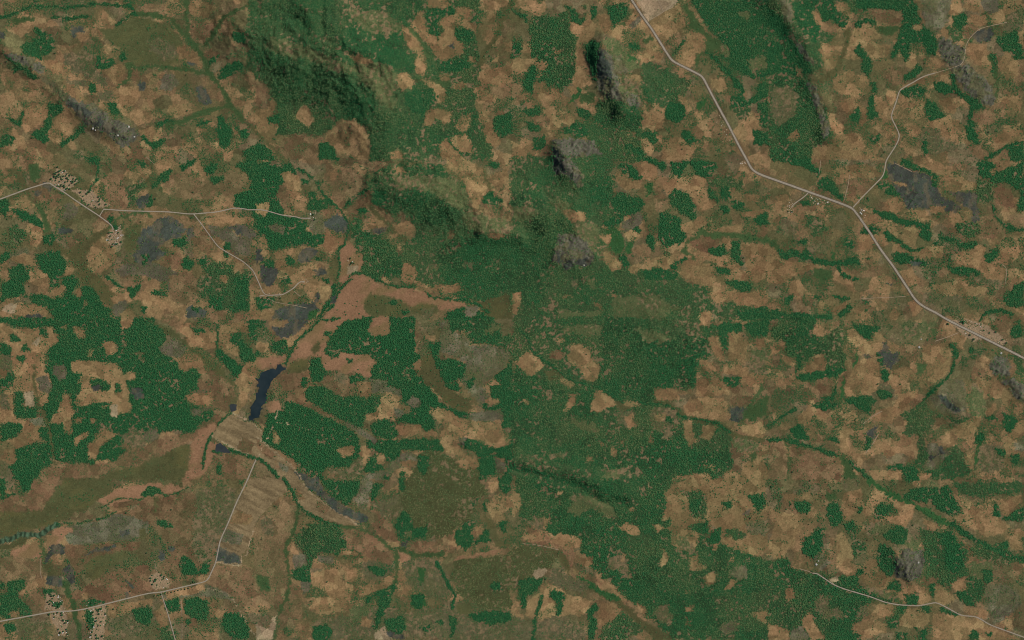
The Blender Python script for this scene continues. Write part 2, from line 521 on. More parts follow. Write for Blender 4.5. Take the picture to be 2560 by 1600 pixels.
T 143,22 152,18 164,16 173,14 184,17 182,26 186,38 194,42 188,46 176,48 172,40 170,32 160,26 152,30 146,34
F 148,34 154,27 166,32 174,44 176,54 170,58 160,50 152,42
F 94,36 100,30 112,34 122,36 126,42 120,46 114,54 104,58 100,64 102,54 94,46
t 134,42 146,38 150,42 146,48 136,49
v 127,24 133,20 132,30 127,36
G 106,54 122,48 124,56 118,64 106,68 104,60
T 106,53 112,52 112,56 106,58
F 114,64 120,62 122,68 114,69
T 106,70 112,66 124,70 118,76 110,76
F 84,60 98,54 102,60 92,64
v 86,66 96,62 104,68 106,76 106,86 100,88 93,86 92,78 94,72
F 101,88 108,90 110,100 106,102 102,96
v 108,76 114,78 112,88 108,86
T 82,71 94,70 94,75 90,80 84,76
T 86,88 90,86 98,92 105,100 102,104 94,106 88,98
T 111,100 120,98 122,103 116,108 110,106
F 138,50 158,54 164,64 164,74 160,80 144,82 138,74 140,60
T 158,60 174,58 182,60 176,68 168,70 160,66
F 126,72 134,68 136,80 134,86 126,78
T 132,94 142,90 156,90 152,100 146,104 134,100
F 150,102 154,96 166,90 164,94 156,98 154,104
F 124,104 140,102 156,106 156,114 140,114 126,112
T 160,100 168,89 174,96 186,98 192,102 194,112 188,118 180,120 170,114 158,108
T 176,92 200,90 212,92 218,100 206,108 194,104 192,98
F 204,88 214,90 220,98 216,100 208,92
T 198,74 206,72 208,82 206,86 198,82
t 168,78 180,72 194,72 196,82 184,88 172,84
F 186,84 200,80 202,88 194,92 186,88
~g 6 178,68 190,70 206,69 220,73 242,76
~g 3 196,48 190,56 184,66
~g 3.5 176,72 166,78 162,86 172,92
T 214,78 226,78 226,88 222,92 214,88
T 224,78 242,80 242,110 232,116 216,112 222,104 220,96 224,88
F 208,76 216,76 216,90 208,88
F 196,24 204,22 206,36 200,38 196,32
F 184,26 192,30 196,38 194,40 186,36
W 184,16 206,14 220,20 218,28 204,22 190,22
T 220,32 234,34 232,40 222,38
t 206,44 214,50 220,60 218,64 208,60
F 228,52 242,50 242,62 232,62
F 196,42 204,44 206,50 200,52
F 206,38 220,40 218,46 210,46
T 216,50 238,46 242,48 230,54 220,54
T 190,66 206,62 218,60 216,68 200,68
F 202,114 212,114 226,118 224,124 212,124
F 192,102 206,104 206,110 194,108
T 186,126 198,122 212,124 222,126 240,120 242,134 232,140 214,136 206,130 198,140 192,136
W 180,140 200,136 214,138 240,142 242,151 184,151
F 212,142 232,140 242,138 242,151 216,151
T 176,146 186,142 190,151 176,151
L 40,142 60,144 86,142 80,151 46,151
T 76,134 84,136 86,142 78,138
T 0,126 10,124 8,134 4,146 0,146
T 94,126 98,126 100,130 94,130
S 58,112 64,112 66,124 60,120
T 46,128 56,127 58,130 48,131
L 70,112 80,112 80,122 74,120
L 100,130 140,128 160,140 140,151 96,151 92,140
@3,1
F 14,-2 40,-2 44,8 50,10 48,16 42,12 34,8 22,4
F 47,18 58,18 66,24 66,32 72,34 70,38 64,34 56,30 48,28
F 30,38 38,37 40,42 34,43
k 112,4 120,2 136,10 150,14 158,24 162,34 176,40 184,46 178,50 166,46 150,46 132,44 128,38 118,24 114,16
k 132,18 148,16 158,26 150,34 140,30
k 128,40 136,34 146,38 140,46 130,45
k 172,30 198,31 197,46 200,52 198,60 192,58 194,48 184,44 178,36
T 118,20 132,22 130,25 120,23
F 102,22 112,20 120,28 126,34 114,34 106,28
v 108,8 112,10 112,18 108,18
F 155,17 160,22 160,28 156,26
F 126,-2 140,4 150,8 162,16 158,18 146,12 134,8 126,4
t 172,2 188,4 188,10 176,10
T 166,22 170,12 178,16 188,20 198,22 198,30 186,28 176,30 168,28
F 198,2 206,0 214,4 218,12 230,6 242,2 242,50 236,46 238,30 230,24 222,20 214,22 206,16 200,14
W 198,14 212,20 212,40 198,44
t 212,24 230,28 234,44 226,46 214,40
T 229,40 236,34 234,42
T 208,10 216,6 214,16
~F 3 213,44 214,52 220,58 224,62 234,66 242,66
t 224,52 242,50 242,64 232,62
t 200,54 212,52 218,60 222,66 214,74 204,74 200,64
T 109,40 118,34 126,36 130,44 124,50 112,50
T 132,46 150,48 152,58 134,58
T 152,44 168,44 166,50 154,50
T 170,54 176,50 188,54 190,60 178,62 172,60
T 184,48 190,48 193,52 188,54
~F 5 103,50 114,53 124,57 138,60 150,64
F 148,64 156,70 154,76 146,74 142,68
W 178,62 190,60 200,62 202,70 192,76 182,72
F 180,76 196,78 200,82 190,84 180,82
~F 4 164,74 178,76
~F 3 160,78 148,84 138,86 130,82 122,76 114,72
F 112,64 120,66 118,74 112,76 110,70
F 90,64 104,62 106,68 96,70 88,68
T 84,74 92,68 98,72 102,80 96,86 86,84
T 100,70 110,74 114,80 106,82
T 107,58 116,56 122,66 124,74 120,74
T 130,62 140,64 142,72 138,80 128,78 126,74
T 120,78 126,80 118,84
F 117,88 130,88 142,92 150,96 153,100 138,100 124,98 117,94
k 134,96 144,96 142,100 136,100
F 88,92 100,92 96,96
T 132,90 146,84 154,80 166,82 164,94 152,92
F 175,84 172,92 176,96 170,94
F 170,98 180,102 190,102 198,104 200,112 186,110 174,108
S 186,108 208,112 222,114 222,122 206,118 190,114
T 177,90 184,86 192,86 198,80 206,82 204,92 210,98 216,96 214,100 200,104 190,102 178,98
F 204,90 212,86 217,82 216,92 208,98
T 219,84 226,76 230,90 226,100 218,98
T 230,82 238,82 236,92 230,98
T 200,104 218,100 226,104 222,114 206,112
T 155,118 172,116 186,120 208,120 206,126 190,130 176,130 160,126
T 124,106 136,102 144,116 134,120
F 234,118 242,114 242,140 226,138 222,130 228,126
S 150,124 170,130 184,130 180,142 160,138 150,132
~F 2.5 200,151 206,144 220,142 230,146
T 232,140 242,138 242,144 236,144
F 26,77 36,74 38,78 34,81 28,80
F 34,84 38,86 44,94 40,96 32,92
F 73,76 80,75 82,82 76,84 72,82
v 61,86 64,88 64,98 62,96
~F 5 8,84 14,90 22,87 30,90 44,96 60,98 76,96 84,96
g 0,75 8,76 9,84 6,84 0,80
F 10,86 24,86 24,92 12,94
~F 3 66,100 68,106 76,111 86,113
T 0,80 8,86 12,94 22,96 44,98 58,100 40,104 20,112 10,118 0,116
g 42,102 58,104 62,110 52,116 44,110
t 70,102 84,104 110,98 116,106 104,110 90,112 76,106
F 58,126 66,128 78,130 76,133 64,131
F 42,128 52,130 46,133
F 17,130 24,126 24,130 18,136 15,138
F 0,142 8,141 18,146 24,144 34,144 48,148 60,144 61,151 0,151
F 66,146 76,136 79,138 74,146 70,151
T 48,134 54,134 52,144 58,146 46,146
T 60,142 72,134 78,134 70,142 64,148
T 80,140 92,142 100,150 84,150
T 114,146 120,138 124,146 122,151 116,151
T 132,134 142,132 146,142 138,148
S 82,130 98,130 96,136 84,134
k 112,116 118,117 116,119
F 88,132 96,133 92,136
T 6,34 18,32 22,38 12,42
t 76,20 96,18 98,26 88,34 74,34
T 54,10 80,4 100,6 108,14 96,18 78,16
W 36,56 50,60 56,68 44,72 38,66
@0,2
F 0,-2 144,-2 156,14 157,20 150,27 160,34 168,42 170,48 182,44 190,52 196,48 190,60 186,66 174,72 178,80 192,82 202,86 200,94 190,98 184,106 170,104 156,106 130,108 112,118 118,124 110,132 94,132 84,136 70,134 58,134 50,130 48,136 40,140 34,151 14,151 8,138 16,134 14,122 24,120 30,116 46,116 46,104 38,100 46,98 44,90 34,82 30,60 44,44 46,28 54,18 44,4 36,8 24,6 14,6 0,2
T 0,2 8,6 16,8 30,8 36,7 37,12 44,16 45,7 49,6 52,12 56,14 54,22 46,28 42,36 40,46 46,52 50,64 46,70 46,78 38,82 32,70 24,82 20,70 12,66 14,52 12,46 10,34 8,26 8,20 0,18
F 9,14 14,13 19,19 16,21 10,20
F 20,24 26,22 28,28 22,29
F 15,34 22,33 23,39 16,39
F 37,8 44,8 44,16 37,13
p 31,22 36,16 38,18 34,25
S 0,30 8,32 12,46 6,54 0,46
F 0,22 8,22 11,32 8,36 0,30
F 0,50 10,50 13,58 8,64 0,62
T 0,46 8,48 6,54 0,58
G 34,54 44,52 50,64 46,70 38,66
p 23,68 31,66 33,82 23,81
T 5,68 10,62 15,68 13,80 13,90 10,96 6,76
S 0,62 6,66 10,84 4,92 0,84
T 0,84 10,86 12,94 22,94 24,98 34,96 44,100 46,104 40,108 38,112 28,118 18,122 10,118 8,112 16,110 20,104 22,98 0,98
G 26,94 40,92 44,100 34,100
F 0,98 20,98 19,106 10,112 0,114
F 13,82 24,82 36,84 36,91 26,92 14,92
F 36,82 48,84 50,90 46,94 40,90
F 14,68 23,68 23,76 16,84 13,78
F 36,102 46,102 46,116 40,112
~o 3 32,44 32,54 34,66 36,80 42,90 46,98 48,108 50,124 52,136 56,142
T 46,96 54,86 58,76 60,68 67,70 67,80 72,86 66,96 58,98 48,98
G 50,42 60,42 63,46 62,56 56,58 50,50
T 60,92 68,92 70,106 66,109 60,106
T 67,39 84,38 96,40 110,41 116,46 116,52 124,48 129,50 128,57 118,57 120,62 123,68 122,76 126,82 124,87 112,90 106,92 104,86 104,78 94,78 84,80 72,81 70,78 76,66 78,60 72,60 78,52 70,50 67,46
F 84,58 92,56 102,58 104,64 98,68 92,66 86,62
k 85,62 94,62 96,66 88,68
F 108,60 112,60 115,68 110,70
k 124,64 132,64 137,70 136,75 128,75 124,70
p 105,80 112,80 111,92 104,92
T 94,22 104,20 109,20 111,30 104,34 100,32 98,26
T 68,6 80,8 81,16 76,18 70,12
T 114,-2 128,-2 122,8 115,9
T 84,28 90,26 86,36 82,34
T 56,8 64,4 63,10
T 70,94 78,92 78,96 71,97
T 96,82 104,80 100,84
S 120,30 134,28 132,36
S 116,18 120,18 118,28 114,26
G 150,28 162,18 172,20 176,28 170,36 156,34
T 168,40 176,30 184,32 196,40 190,44 182,44 174,50
t 186,60 190,52 200,46 214,54 222,62 222,74 216,82 217,94 204,98 202,84 200,76 196,66 188,66
T 176,72 190,69 200,68 202,78 196,80 184,80 178,76
G 180,84 202,82 190,88 184,92 180,88
o 134,-2 146,2 160,8 170,14 176,22 186,28 196,36 208,44 216,54 222,58 224,64 220,62 212,54 202,48 190,38 180,28 170,20 156,14 150,6
T 170,6 178,2 186,8 200,8 204,12 204,26 196,28 184,24 176,16 170,12
F 180,6 192,8 194,12 184,12
T 206,6 226,2 234,2 236,14 228,12 218,14 224,24 226,34 214,30 207,26
F 204,26 212,30 222,38 230,44 226,54 218,50 208,38
F 218,14 228,12 230,22 240,30 242,38 232,40 226,36 226,24 218,20
F 234,0 242,0 242,20 236,16
T 224,54 232,42 242,38 242,52 236,62 228,66 222,60
~F 1.5 206,4 205,20 205,34
T 85,93 92,94 91,98 86,98
T 82,118 90,112 88,108 94,106 100,103 112,108 104,114 96,118 92,128 90,132 84,132
T 70,112 78,106 84,106 84,110 76,114 73,120 70,118
G 136,106 148,101 150,112 140,116 136,112
S 112,108 134,104 138,122 120,118
T 4,122 14,122 16,134 10,136 0,132
S 0,132 10,138 14,151 0,151
t 34,151 40,142 50,138 58,136 84,136 108,134 116,126 126,120 136,122 140,116 156,110 182,106 200,98 200,106 196,112 186,112 174,118 160,126 146,130 136,138 110,138 100,144 92,151
R 190,104 202,98 206,104 196,116 192,130 190,150 172,151 176,140 180,126 182,114
R 196,116 208,116 202,128 196,146 188,148
d 96,151 104,142 130,138 144,130 158,126 176,116 182,118 176,130 178,140 172,151
o 112,141 130,139 128,146 114,148
o 136,136 148,130 152,136 140,142
t 196,142 204,130 216,126 236,130 240,134 232,151 190,151
~F 2 218,88 210,94 204,104 198,112 194,124 192,140
F 205,138 210,138 209,146 205,144
~F 3 202,124 216,123 230,126 240,130
T 226,64 236,64 232,78 222,92 220,84 226,74
y 217,89 232,96 240,98 254,112 249,118 242,130 222,122 200,110 204,102
t 223,121 229,111 242,118 248,119 242,130
~p 0.8 200,110 222,122 242,130
~p 0.8 222,122 229,111
~p 0.8 220,88 240,98 254,112 266,124
@1,2
F 10,88 14,84 28,86 28,76 40,78 54,82 62,90 74,94 88,102 96,108 100,120 94,130 86,140 68,138 60,146 62,151 54,151 44,140 34,130 20,122 8,116 4,108 10,100
F 45,68 54,62 66,62 74,70 88,72 104,74 116,72 117,80 112,88 104,92 100,104 88,98 76,92 60,82 50,76
F 109,98 118,93 130,98 134,108 128,114 116,110 109,106
F 104,112 120,114 140,112 174,112 176,124 150,122 138,122 134,132 126,134 118,126 108,122
F 66,28 72,12 82,2 108,-2 106,10 118,16 128,12 126,-2 150,-2 152,14 150,30 157,36 150,40 152,52 164,64 176,80 184,84 210,88 208,94 190,92 172,84 162,82 168,94 169,102 160,106 156,98 140,96 132,94 140,90 150,88 142,80 138,72 136,64 124,62 122,56 108,58 108,44 116,40 106,32 84,34 72,36 66,32
R 105,10 110,-2 124,-2 128,12 120,16 110,14
R 62,30 72,36 82,30 90,32 106,32 112,38 116,40 110,46 108,54 100,52 92,48 86,50 72,48 64,46 63,36
F 86,36 91,36 91,40 86,40
t 58,60 68,52 80,56 90,58 94,62 94,70 84,74 74,68 66,64
S 76,50 88,54 86,60 78,58
F 52,38 60,34 63,42 66,48 68,50 62,58 52,58 51,46
F 88,54 96,50 106,56 98,58 90,60
T 96,58 110,58 110,72 106,74 96,72
G 108,56 124,56 124,62 137,66 136,72 122,68 110,70
T 118,72 124,68 136,72 136,78 130,90 132,96 118,92 114,86 118,80
G 142,78 148,71 156,76 155,82 150,84
G 130,82 140,86 138,92 132,92
T 102,90 114,86 116,92 106,96
o 150,42 156,38 160,28 165,26 168,36 174,50 178,62 188,68 198,74 206,82 200,86 186,84 178,78 170,68 158,58 152,50
R 148,42 156,38 156,46 150,48
t 150,-2 154,4 152,24 150,20
h 172,2 184,0 186,12 200,16 202,24 220,24 236,28 240,32 236,44 222,56 214,64 220,72 212,82 204,72 196,62 190,52 196,48 198,40 190,36 172,28 174,12
S 196,46 216,46 222,56 212,64 200,60
S 152,6 168,2 168,12 156,12
S 152,22 162,20 162,28 154,32
T 160,14 170,14 168,20 160,18
M 184,-2 222,-2 230,6 228,14 242,14 242,32 234,26 218,22 202,20 200,10 186,10
L 214,14 226,2 230,8 222,16
F 164,22 174,20 174,28 170,32 174,38 188,36 198,42 197,52 186,58 180,60 190,60 194,64 186,66 180,62 174,52 168,36
F 198,58 206,54 206,62 200,66
F 242,36 236,46 224,54 232,60 220,64 222,72 230,76 228,82 214,78 212,82 230,88 234,94 232,102 242,102
T 224,74 230,74 228,79 224,78
T 163,86 172,82 184,86 190,92 206,96 232,98 234,106 236,114 228,122 220,118 210,112 204,104 194,110 190,116 196,124 200,128 190,128 176,124 174,108 178,100 170,94
G 194,90 232,84 234,94 208,96
r 190,110 200,110 206,118 200,122 192,116
F 200,110 212,116 226,122 242,116 242,130 228,130 226,126 220,128 208,130 206,124 196,122
T 192,132 196,128 214,132 210,140 200,142 192,138
F 212,130 226,128 226,144 212,150 210,142
G 226,130 236,136 234,144 226,144
F 236,128 242,128 242,151 232,151 236,140
T 220,146 230,150 222,151
~t 4 32,70 42,78 56,84 70,90 84,98 96,106
~G 5 86,98 100,106 112,114
T 132,100 156,98 156,106 142,110 134,106
T 156,106 172,104 172,110 158,110
T 76,122 92,118 94,124 90,128 82,130
S 66,138 86,140 94,130 100,136 98,146 90,151 80,148
T 100,118 110,122 104,130 102,140 100,132
h 128,134 144,124 154,128 154,136 148,140 140,140 130,142 120,151 102,151 102,144 124,142
F 108,130 114,128 116,136 124,140 108,144 100,142
T 114,126 122,126 122,136 114,136
D 154,128 164,124 176,126 192,130 194,138 210,142 212,151 142,151 150,144
F 154,128 164,128 164,136 160,146 154,144 152,138
F 138,142 142,144 140,151 136,151
F 120,146 128,144 126,151 120,151
T 136,134 150,132 152,136 146,140 138,138
F 0,0 8,2 8,6 0,6
F 12,20 30,20 30,30 22,34 14,28
F 0,26 4,28 4,34 0,34
k 14,6 24,8 30,0 50,0 40,12 28,18 18,16
T 0,20 12,22 12,28 4,32 0,26
R 26,44 32,32 42,22 50,8 60,-2 84,-2 74,12 68,20 64,30 62,34 52,32 46,40 36,44 28,46
R 0,36 20,34 30,30 26,40 18,44 0,46
T 30,20 40,10 52,4 46,10 36,22 30,30
o 52,24 60,20 61,28 54,32
d 30,46 34,38 50,38 50,46 36,52 28,52
t 14,56 28,50 44,50 50,58 44,64 34,66 24,68 12,70
F 44,54 50,58 46,64 42,62
F 64,12 70,11 70,15 65,15
~F 2 80,-2 60,0 50,10 38,20 32,32 28,42
y 0,110 8,116 34,138 44,151 20,151 14,144 0,134 -6,130
t 0,112 8,118 20,128 14,132 2,122
R 18,132 24,138 20,142
G 22,134 32,140 28,144 22,140
T 16,104 20,106 23,114 22,118 16,116
k 34,142 46,146 54,151 42,151
~p 0.7 21,86 18,96 9,116 2,130
~p 0.5 19,96 40,100 56,104
~p 0.7 0,110 8,116 34,138 44,151
R 10,78 22,76 26,84 16,88 10,86
~F 3 -6,129 4,132 12,138 18,146 24,153
@2,2
W 0,-2 176,-2 196,8 200,30 174,38 174,62 136,64 136,80 150,80 166,94 200,100 212,110 206,122 210,140 190,151 0,151
M 86,-2 110,-2 120,16 140,20 160,14 180,16 182,30 174,38 172,60 160,64 136,64 134,78 122,76 106,70 98,76 86,66 76,60 84,50 84,36 78,30 86,16
L 116,8 140,10 150,20 136,18 124,20
L 42,8 84,6 86,16 70,18 54,14
M 0,36 10,50 30,58 44,64 60,70 76,62 74,80 76,88 60,90 40,92 40,120 80,110 100,104 110,100 112,82 118,84 116,96 110,110 130,110 140,100 150,100 160,110 166,120 180,124 206,124 208,140 180,140 150,146 130,150 100,140 60,140 30,130 0,120
W 50,90 90,86 110,90 110,110 80,110 60,110
L 52,92 80,96 84,106 60,100
T 40,18 48,16 50,18 46,22
T 2,40 14,30 18,28 20,34 26,36 30,42 26,48 18,54 10,48
T 55,22 64,22 74,28 76,38 82,40 83,52 78,58 70,58 64,46 54,40 52,34 56,30
t 36,30 46,28 50,34 44,38 36,36
T 44,56 52,55 60,60 56,65 48,62
o 30,48 42,46 50,54 42,58 34,56
T 54,70 62,70 60,80 52,87 48,86 52,78
T 78,66 86,66 92,70 98,76 98,82 90,82 82,88 74,86 76,74
o 98,76 104,78 112,82 106,86 98,84
T 104,74 112,76 120,76 122,80 112,82 106,80
S 96,86 114,84 118,98 110,104 100,100
T 106,92 114,88 116,100 110,104
S 130,86 150,82 156,90 160,100 140,106 130,96
T 134,90 146,88 142,96 136,96
S 142,106 152,104 154,112 144,114
T 162,96 170,94 172,108 176,114 168,120 162,108
T 180,100 194,98 194,104 186,114 178,112
T 130,108 134,112 133,118 128,116
F 144,90 152,92 152,98 146,98
~o 5 136,78 148,80 158,88 166,92 180,96 198,98 206,106 214,110 232,113 242,112
~F 2 4,8 14,14 18,28 30,38 42,46 50,54 60,59 74,61 86,66 96,74 106,74
~F 2 120,78 140,80 150,82 158,90 168,94 180,94 196,99 206,106
T 134,66 150,64 158,70 158,76 142,76 136,76
T 162,80 174,74 184,72 200,74 204,80 202,94 196,96 182,92 172,88 164,88
T 174,58 184,56 200,58 202,70 186,72 174,72
T 174,36 180,36 190,42 194,48 186,50 178,44
T 184,16 194,14 198,24 201,38 196,38 188,28
T 202,4 210,3 214,10 218,18 224,20 222,26 220,38 204,38 204,20
F 194,10 204,8 203,28 198,24
T 200,42 210,40 224,46 238,52 236,62 226,62 216,60 212,52 200,50
F 200,54 216,54 214,62 204,62
S 214,40 240,38 242,50 226,48
L 222,28 242,26 242,38 224,38
t 206,64 230,62 226,78 216,82 206,80
k 207,82 222,83 220,92 214,98 206,96
~g 3.5 238,56 234,68 226,78 220,88 218,100
g 222,84 242,70 242,90 226,96 220,94
T 216,100 236,96 240,104 236,112 218,106
L 207,116 220,112 234,118 230,126 216,128 208,122
T 176,-2 188,-2 186,6 178,6
F 186,6 206,2 218,4 216,12 200,10
F 218,4 242,0 242,16 226,16
T 232,20 238,19 240,24 234,26
T 70,130 74,128 77,132 72,135
T 94,120 100,122 98,130 92,128
T 70,118 75,118 74,121
S 32,128 50,126 54,130 40,132
S 12,130 20,132 18,138
T 83,114 88,118 84,120
T 102,114 106,114 106,118 103,117
T 10,74 16,74 16,80 12,80
T 180,136 194,138 190,142 182,140
T 170,146 186,144 190,151 150,151 152,147
T 218,136 236,128 242,140 242,151 216,151
g 224,128 230,124 232,130 226,134
L 90,140 104,138 100,151 84,151
~F 4 -2,136 6,141 20,143 34,147 46,151
@3,2
W 52,20 72,2 73,20 68,28 72,36 74,46 66,52 56,54 46,56 54,40 48,32
M 12,-2 44,-2 46,12 56,20 56,32 46,34 38,36 30,36 22,32 16,28 18,18 10,16 6,20 0,6
F 26,50 32,44 30,36 26,34 28,42 24,48
F 46,56 36,58 28,56 26,52 40,50 50,48 66,44 74,46 66,52 56,54
T 42,8 48,2 52,6 52,14 46,16 42,12
T 38,36 46,32 54,32 55,42 50,48 40,50 30,50 34,44
T 12,32 22,36 27,40 24,44 14,40
T 2,24 18,20 16,28 4,32
t 46,56 58,54 62,60 60,68 48,70
F 78,0 86,4 98,4 108,6 104,10 98,12 96,18 90,16 84,10
T 74,10 82,8 88,18 96,20 100,12 104,10 110,18 106,26 104,32 96,33 84,26 76,20
k 108,21 112,22 114,27 123,33 122,40 116,46 110,42 103,38 102,33 108,28
F 102,32 108,34 108,42 103,38
F 107,46 113,46 115,56 110,58 107,54
~F 3 108,42 110,48 112,56
S 98,64 108,58 116,58 120,66 124,66 118,74 108,74 100,70
F 102,66 116,66 118,72 106,74
v 83,28 86,34 84,40 82,46 80,46 82,38
k 90,33 96,32 98,35 92,36
T 85,38 96,36 104,40 106,50 106,58 102,66 96,72 76,74 72,68 74,56 80,48
~v 3 72,54 71,66 68,76
F 52,72 60,72 64,60 66,66 62,76 54,78
F 70,76 84,72 96,72 102,76 98,82 96,88 88,86 82,80
F 40,80 56,78 68,80 66,84 50,84
t 104,76 120,72 120,80 112,84 106,82
T 92,96 104,84 118,82 124,70 134,68 142,66 142,72 134,78 124,88 116,98 104,96 96,92
T 120,46 130,44 140,50 142,58 134,58 122,56 114,52
T 131,45 139,44 139,58 132,57
g 140,40 150,40 146,50 140,50
T 146,24 160,22 172,20 174,30 175,40 170,50 160,58 150,66 144,64 142,56 150,44 146,36
F 172,22 178,28 181,34 176,38 174,30
F 190,26 194,26 194,32 190,32
~F 2.5 176,38 174,48 166,58 156,66 150,72 144,80 138,88
W 142,78 152,76 152,84 160,88 172,92 186,90 200,88 196,92 180,95 166,94 156,88 146,86
h 152,72 160,70 166,56 184,56 188,70 188,82 182,90 166,88 156,82
k 160,70 166,72 174,80 182,84 180,88 168,84 162,76
r 210,38 216,34 226,36 230,44 226,52 214,52 209,46
r 220,58 230,54 242,60 242,78 234,76 228,66
k 228,58 234,62 238,70 234,72
L 190,60 202,62 206,76 208,84 200,92 188,86
T 221,70 226,60 230,68 234,76 230,84 222,82
T 193,50 204,56 212,60 206,68 198,64
T 205,86 214,78 216,84 210,90
F 222,88 230,90 236,96 230,106 224,104 222,96
F 204,90 216,90 218,94 206,96
F 196,108 204,106 206,114 196,116
~v 4 200,116 198,128 195,140
T 178,100 192,92 202,90 200,100 196,106 180,112 172,104
t 156,92 166,92 168,98 158,100
W 126,88 140,84 156,90 158,100 146,110 150,120 160,130 180,118 186,130 200,140 184,151 150,151 142,140 146,126 140,108 128,108 130,98
h 150,118 158,116 166,122 174,126 166,132 160,140 150,142 144,140 152,130
k 158,118 166,122 168,128 162,126
k 152,130 162,126 154,134
T 128,94 132,94 132,99 128,99
F 110,140 126,136 140,138 142,146 142,151 130,151 126,142 112,142
F 21,102 30,99 36,106 40,112 30,112 23,108
F 58,110 66,110 67,116 60,114
k 94,106 104,98 102,108 98,114 92,118
F 94,108 98,112 96,122 92,124
T 68,104 77,104 76,116 78,122 68,122
T 28,90 38,84 42,92 38,100 28,98
T 70,92 82,84 85,92 84,96 74,98
~F 3 0,100 10,94 18,88 26,84
~F 4 0,112 14,113 24,114 38,119 50,123 60,126 70,130 78,134 86,142 96,150
~g 2 14,113 19,120 20,132 18,151
t 2,116 14,116 18,124 18,150 0,151
t 22,117 34,120 48,124 60,130 70,140 68,151 22,151
g 64,128 74,128 80,138 84,150 72,150 70,138
T 106,118 120,120 120,128 112,130 106,124
T 96,142 116,142 128,144 126,151 100,151
T 142,140 156,146 150,151 142,151
S 200,118 222,120 222,140 206,146 200,136
T 186,128 196,126 194,142 186,136
T 226,110 238,96 242,94 242,104 232,114 224,130 222,122
F 212,120 224,124 222,130
F 228,126 238,128 238,138 230,134
h 232,116 242,112 242,124 234,124
b 168,-2 184,2 200,8 216,14 226,20 222,24 206,18 196,20 184,14
b 184,-2 206,4 224,18 214,16 196,6
F 228,12 238,0 240,14 232,18
L 126,0 160,2 150,14 140,20 126,14
g 154,8 158,8 156,20 154,18
W 230,26 242,34 242,50 234,46
@0,3
F 0,-2 4,-2 6,12 4,20 0,18
F 18,-2 30,-2 30,8 24,10 18,4
F 6,14 14,12 12,18 6,19
t 0,20 14,14 24,16 30,8 32,-2 56,-2 52,8 44,20 36,28 0,30
d 0,30 20,30 40,28 56,8 60,-2 100,-2 108,2 104,12 96,16 86,26 70,32 58,40 44,44 24,48 10,54 0,56
o 42,24 52,10 60,4 60,12 54,18 46,24
o 86,4 100,0 104,4 94,8
o 60,14 84,8 96,12 84,22 64,28 56,24
d 0,34 30,32 44,30 40,42 16,48 0,50
R 92,20 108,10 126,6 140,4 150,2 170,6 180,0 174,8 158,14 150,18 136,20 120,22 108,28
d 8,60 22,54 30,54 24,60 8,66 0,66 0,60
t 110,32 150,18 190,10 210,14 214,30 206,60 200,90 170,90 150,84 160,70 150,50 140,40
~t 5 110,24 140,20 170,14
S 186,8 222,6 220,30 206,54 204,64 196,80 186,76 182,60
G 60,44 90,40 110,32 124,34 140,40 140,50 124,56 100,58 80,62 64,60
R 44,54 52,46 60,44 70,46 60,56 50,64 46,68 42,62
t 58,62 80,62 100,60 120,58 134,58 130,66 110,68 90,72 80,82 74,90 66,78
R 8,70 20,62 34,58 40,64 38,72 20,76
t 0,72 40,74 40,92 20,100 0,100
o 80,82 90,72 120,66 122,72 110,80 100,88 88,94 80,92
t 74,104 90,94 112,84 140,80 142,92 150,104 120,112 100,116 82,114 70,112
d 80,86 94,82 92,92 82,92
o 40,80 50,78 54,90 46,92
k 47,62 56,60 61,62 60,70 50,72 42,80 40,78 44,70
k 60,84 66,80 70,86 72,96 66,98 62,92
k 46,92 54,90 60,94 60,100 50,100 44,98
k 79,70 92,64 108,62 112,63 104,67 90,68 80,72
k 113,48 122,47 123,52 114,54
d 132,45 138,46 138,56 133,56
k 150,65 155,65 156,76 151,76
F 148,37 156,38 164,44 154,44 149,42
k 160,62 165,64 164,69 160,67
k 119,92 124,98 129,103 124,101 120,96
k 117,108 120,105 124,110 118,112
o 146,16 149,16 148,32 146,32
~c 5 -2,58 10,56 18,52 28,52 38,52 44,47 54,42
~F 1.3 54,42 62,40 72,41 86,38 98,36 106,32 110,30
~F 1.2 96,26 106,20 114,17 122,17 128,19 136,17 140,14 152,12 158,15 170,11 178,7
F 134,14 138,8 146,5 152,8 154,12 146,14 140,16
~g 3 37,56 40,62 42,70
F 169,74 174,70 182,78 188,86 196,76 200,76 196,88 186,90 172,90 170,82
y 234,4 242,6 242,40 236,60 228,72 228,82 203,78 207,58 214,44 222,26
G 214,46 230,52 226,62 208,57
T 224,28 240,34 236,42 217,40
k 206,62 228,72 228,80 204,77
t 197,98 203,80 242,84 242,120 228,118 214,106 200,102
~p 0.7 240,46 236,60 234,70 229,72 228,81 203,78
G 195,98 212,105 220,114 206,112 190,110 154,112 152,106
T 154,106 194,98 194,104 182,108 160,112
F 156,114 168,112 170,124 158,126 154,118
F 173,114 186,111 198,115 198,124 194,132 184,132 174,126
T 196,116 212,124 210,130 198,128
F 212,126 224,126 236,136 236,150 220,151 210,138
T 146,124 152,122 160,138 151,140
T 102,118 124,116 144,112 144,120 126,122 110,130 102,130
S 102,130 126,122 144,120 148,136 140,146 118,148 102,140
F 124,124 140,120 146,128 140,138 130,134
~g 5 62,98 66,110 70,122 72,134 76,151
F 6,96 22,92 24,100 16,108 24,118 32,124 30,130 20,128 4,132 0,126 0,110 8,106
F 0,96 4,96 4,102 0,102
F 2,136 14,136 16,142 6,144
S 14,134 40,132 48,144 34,148 18,146
T 8,126 18,120 18,128 10,130
b 44,108 50,106 58,112 62,124 64,136 62,148 54,144 48,130 50,122 42,122
b 84,120 100,118 100,130 98,151 86,151 84,136
b 140,90 150,88 160,94 160,102 146,104 142,98
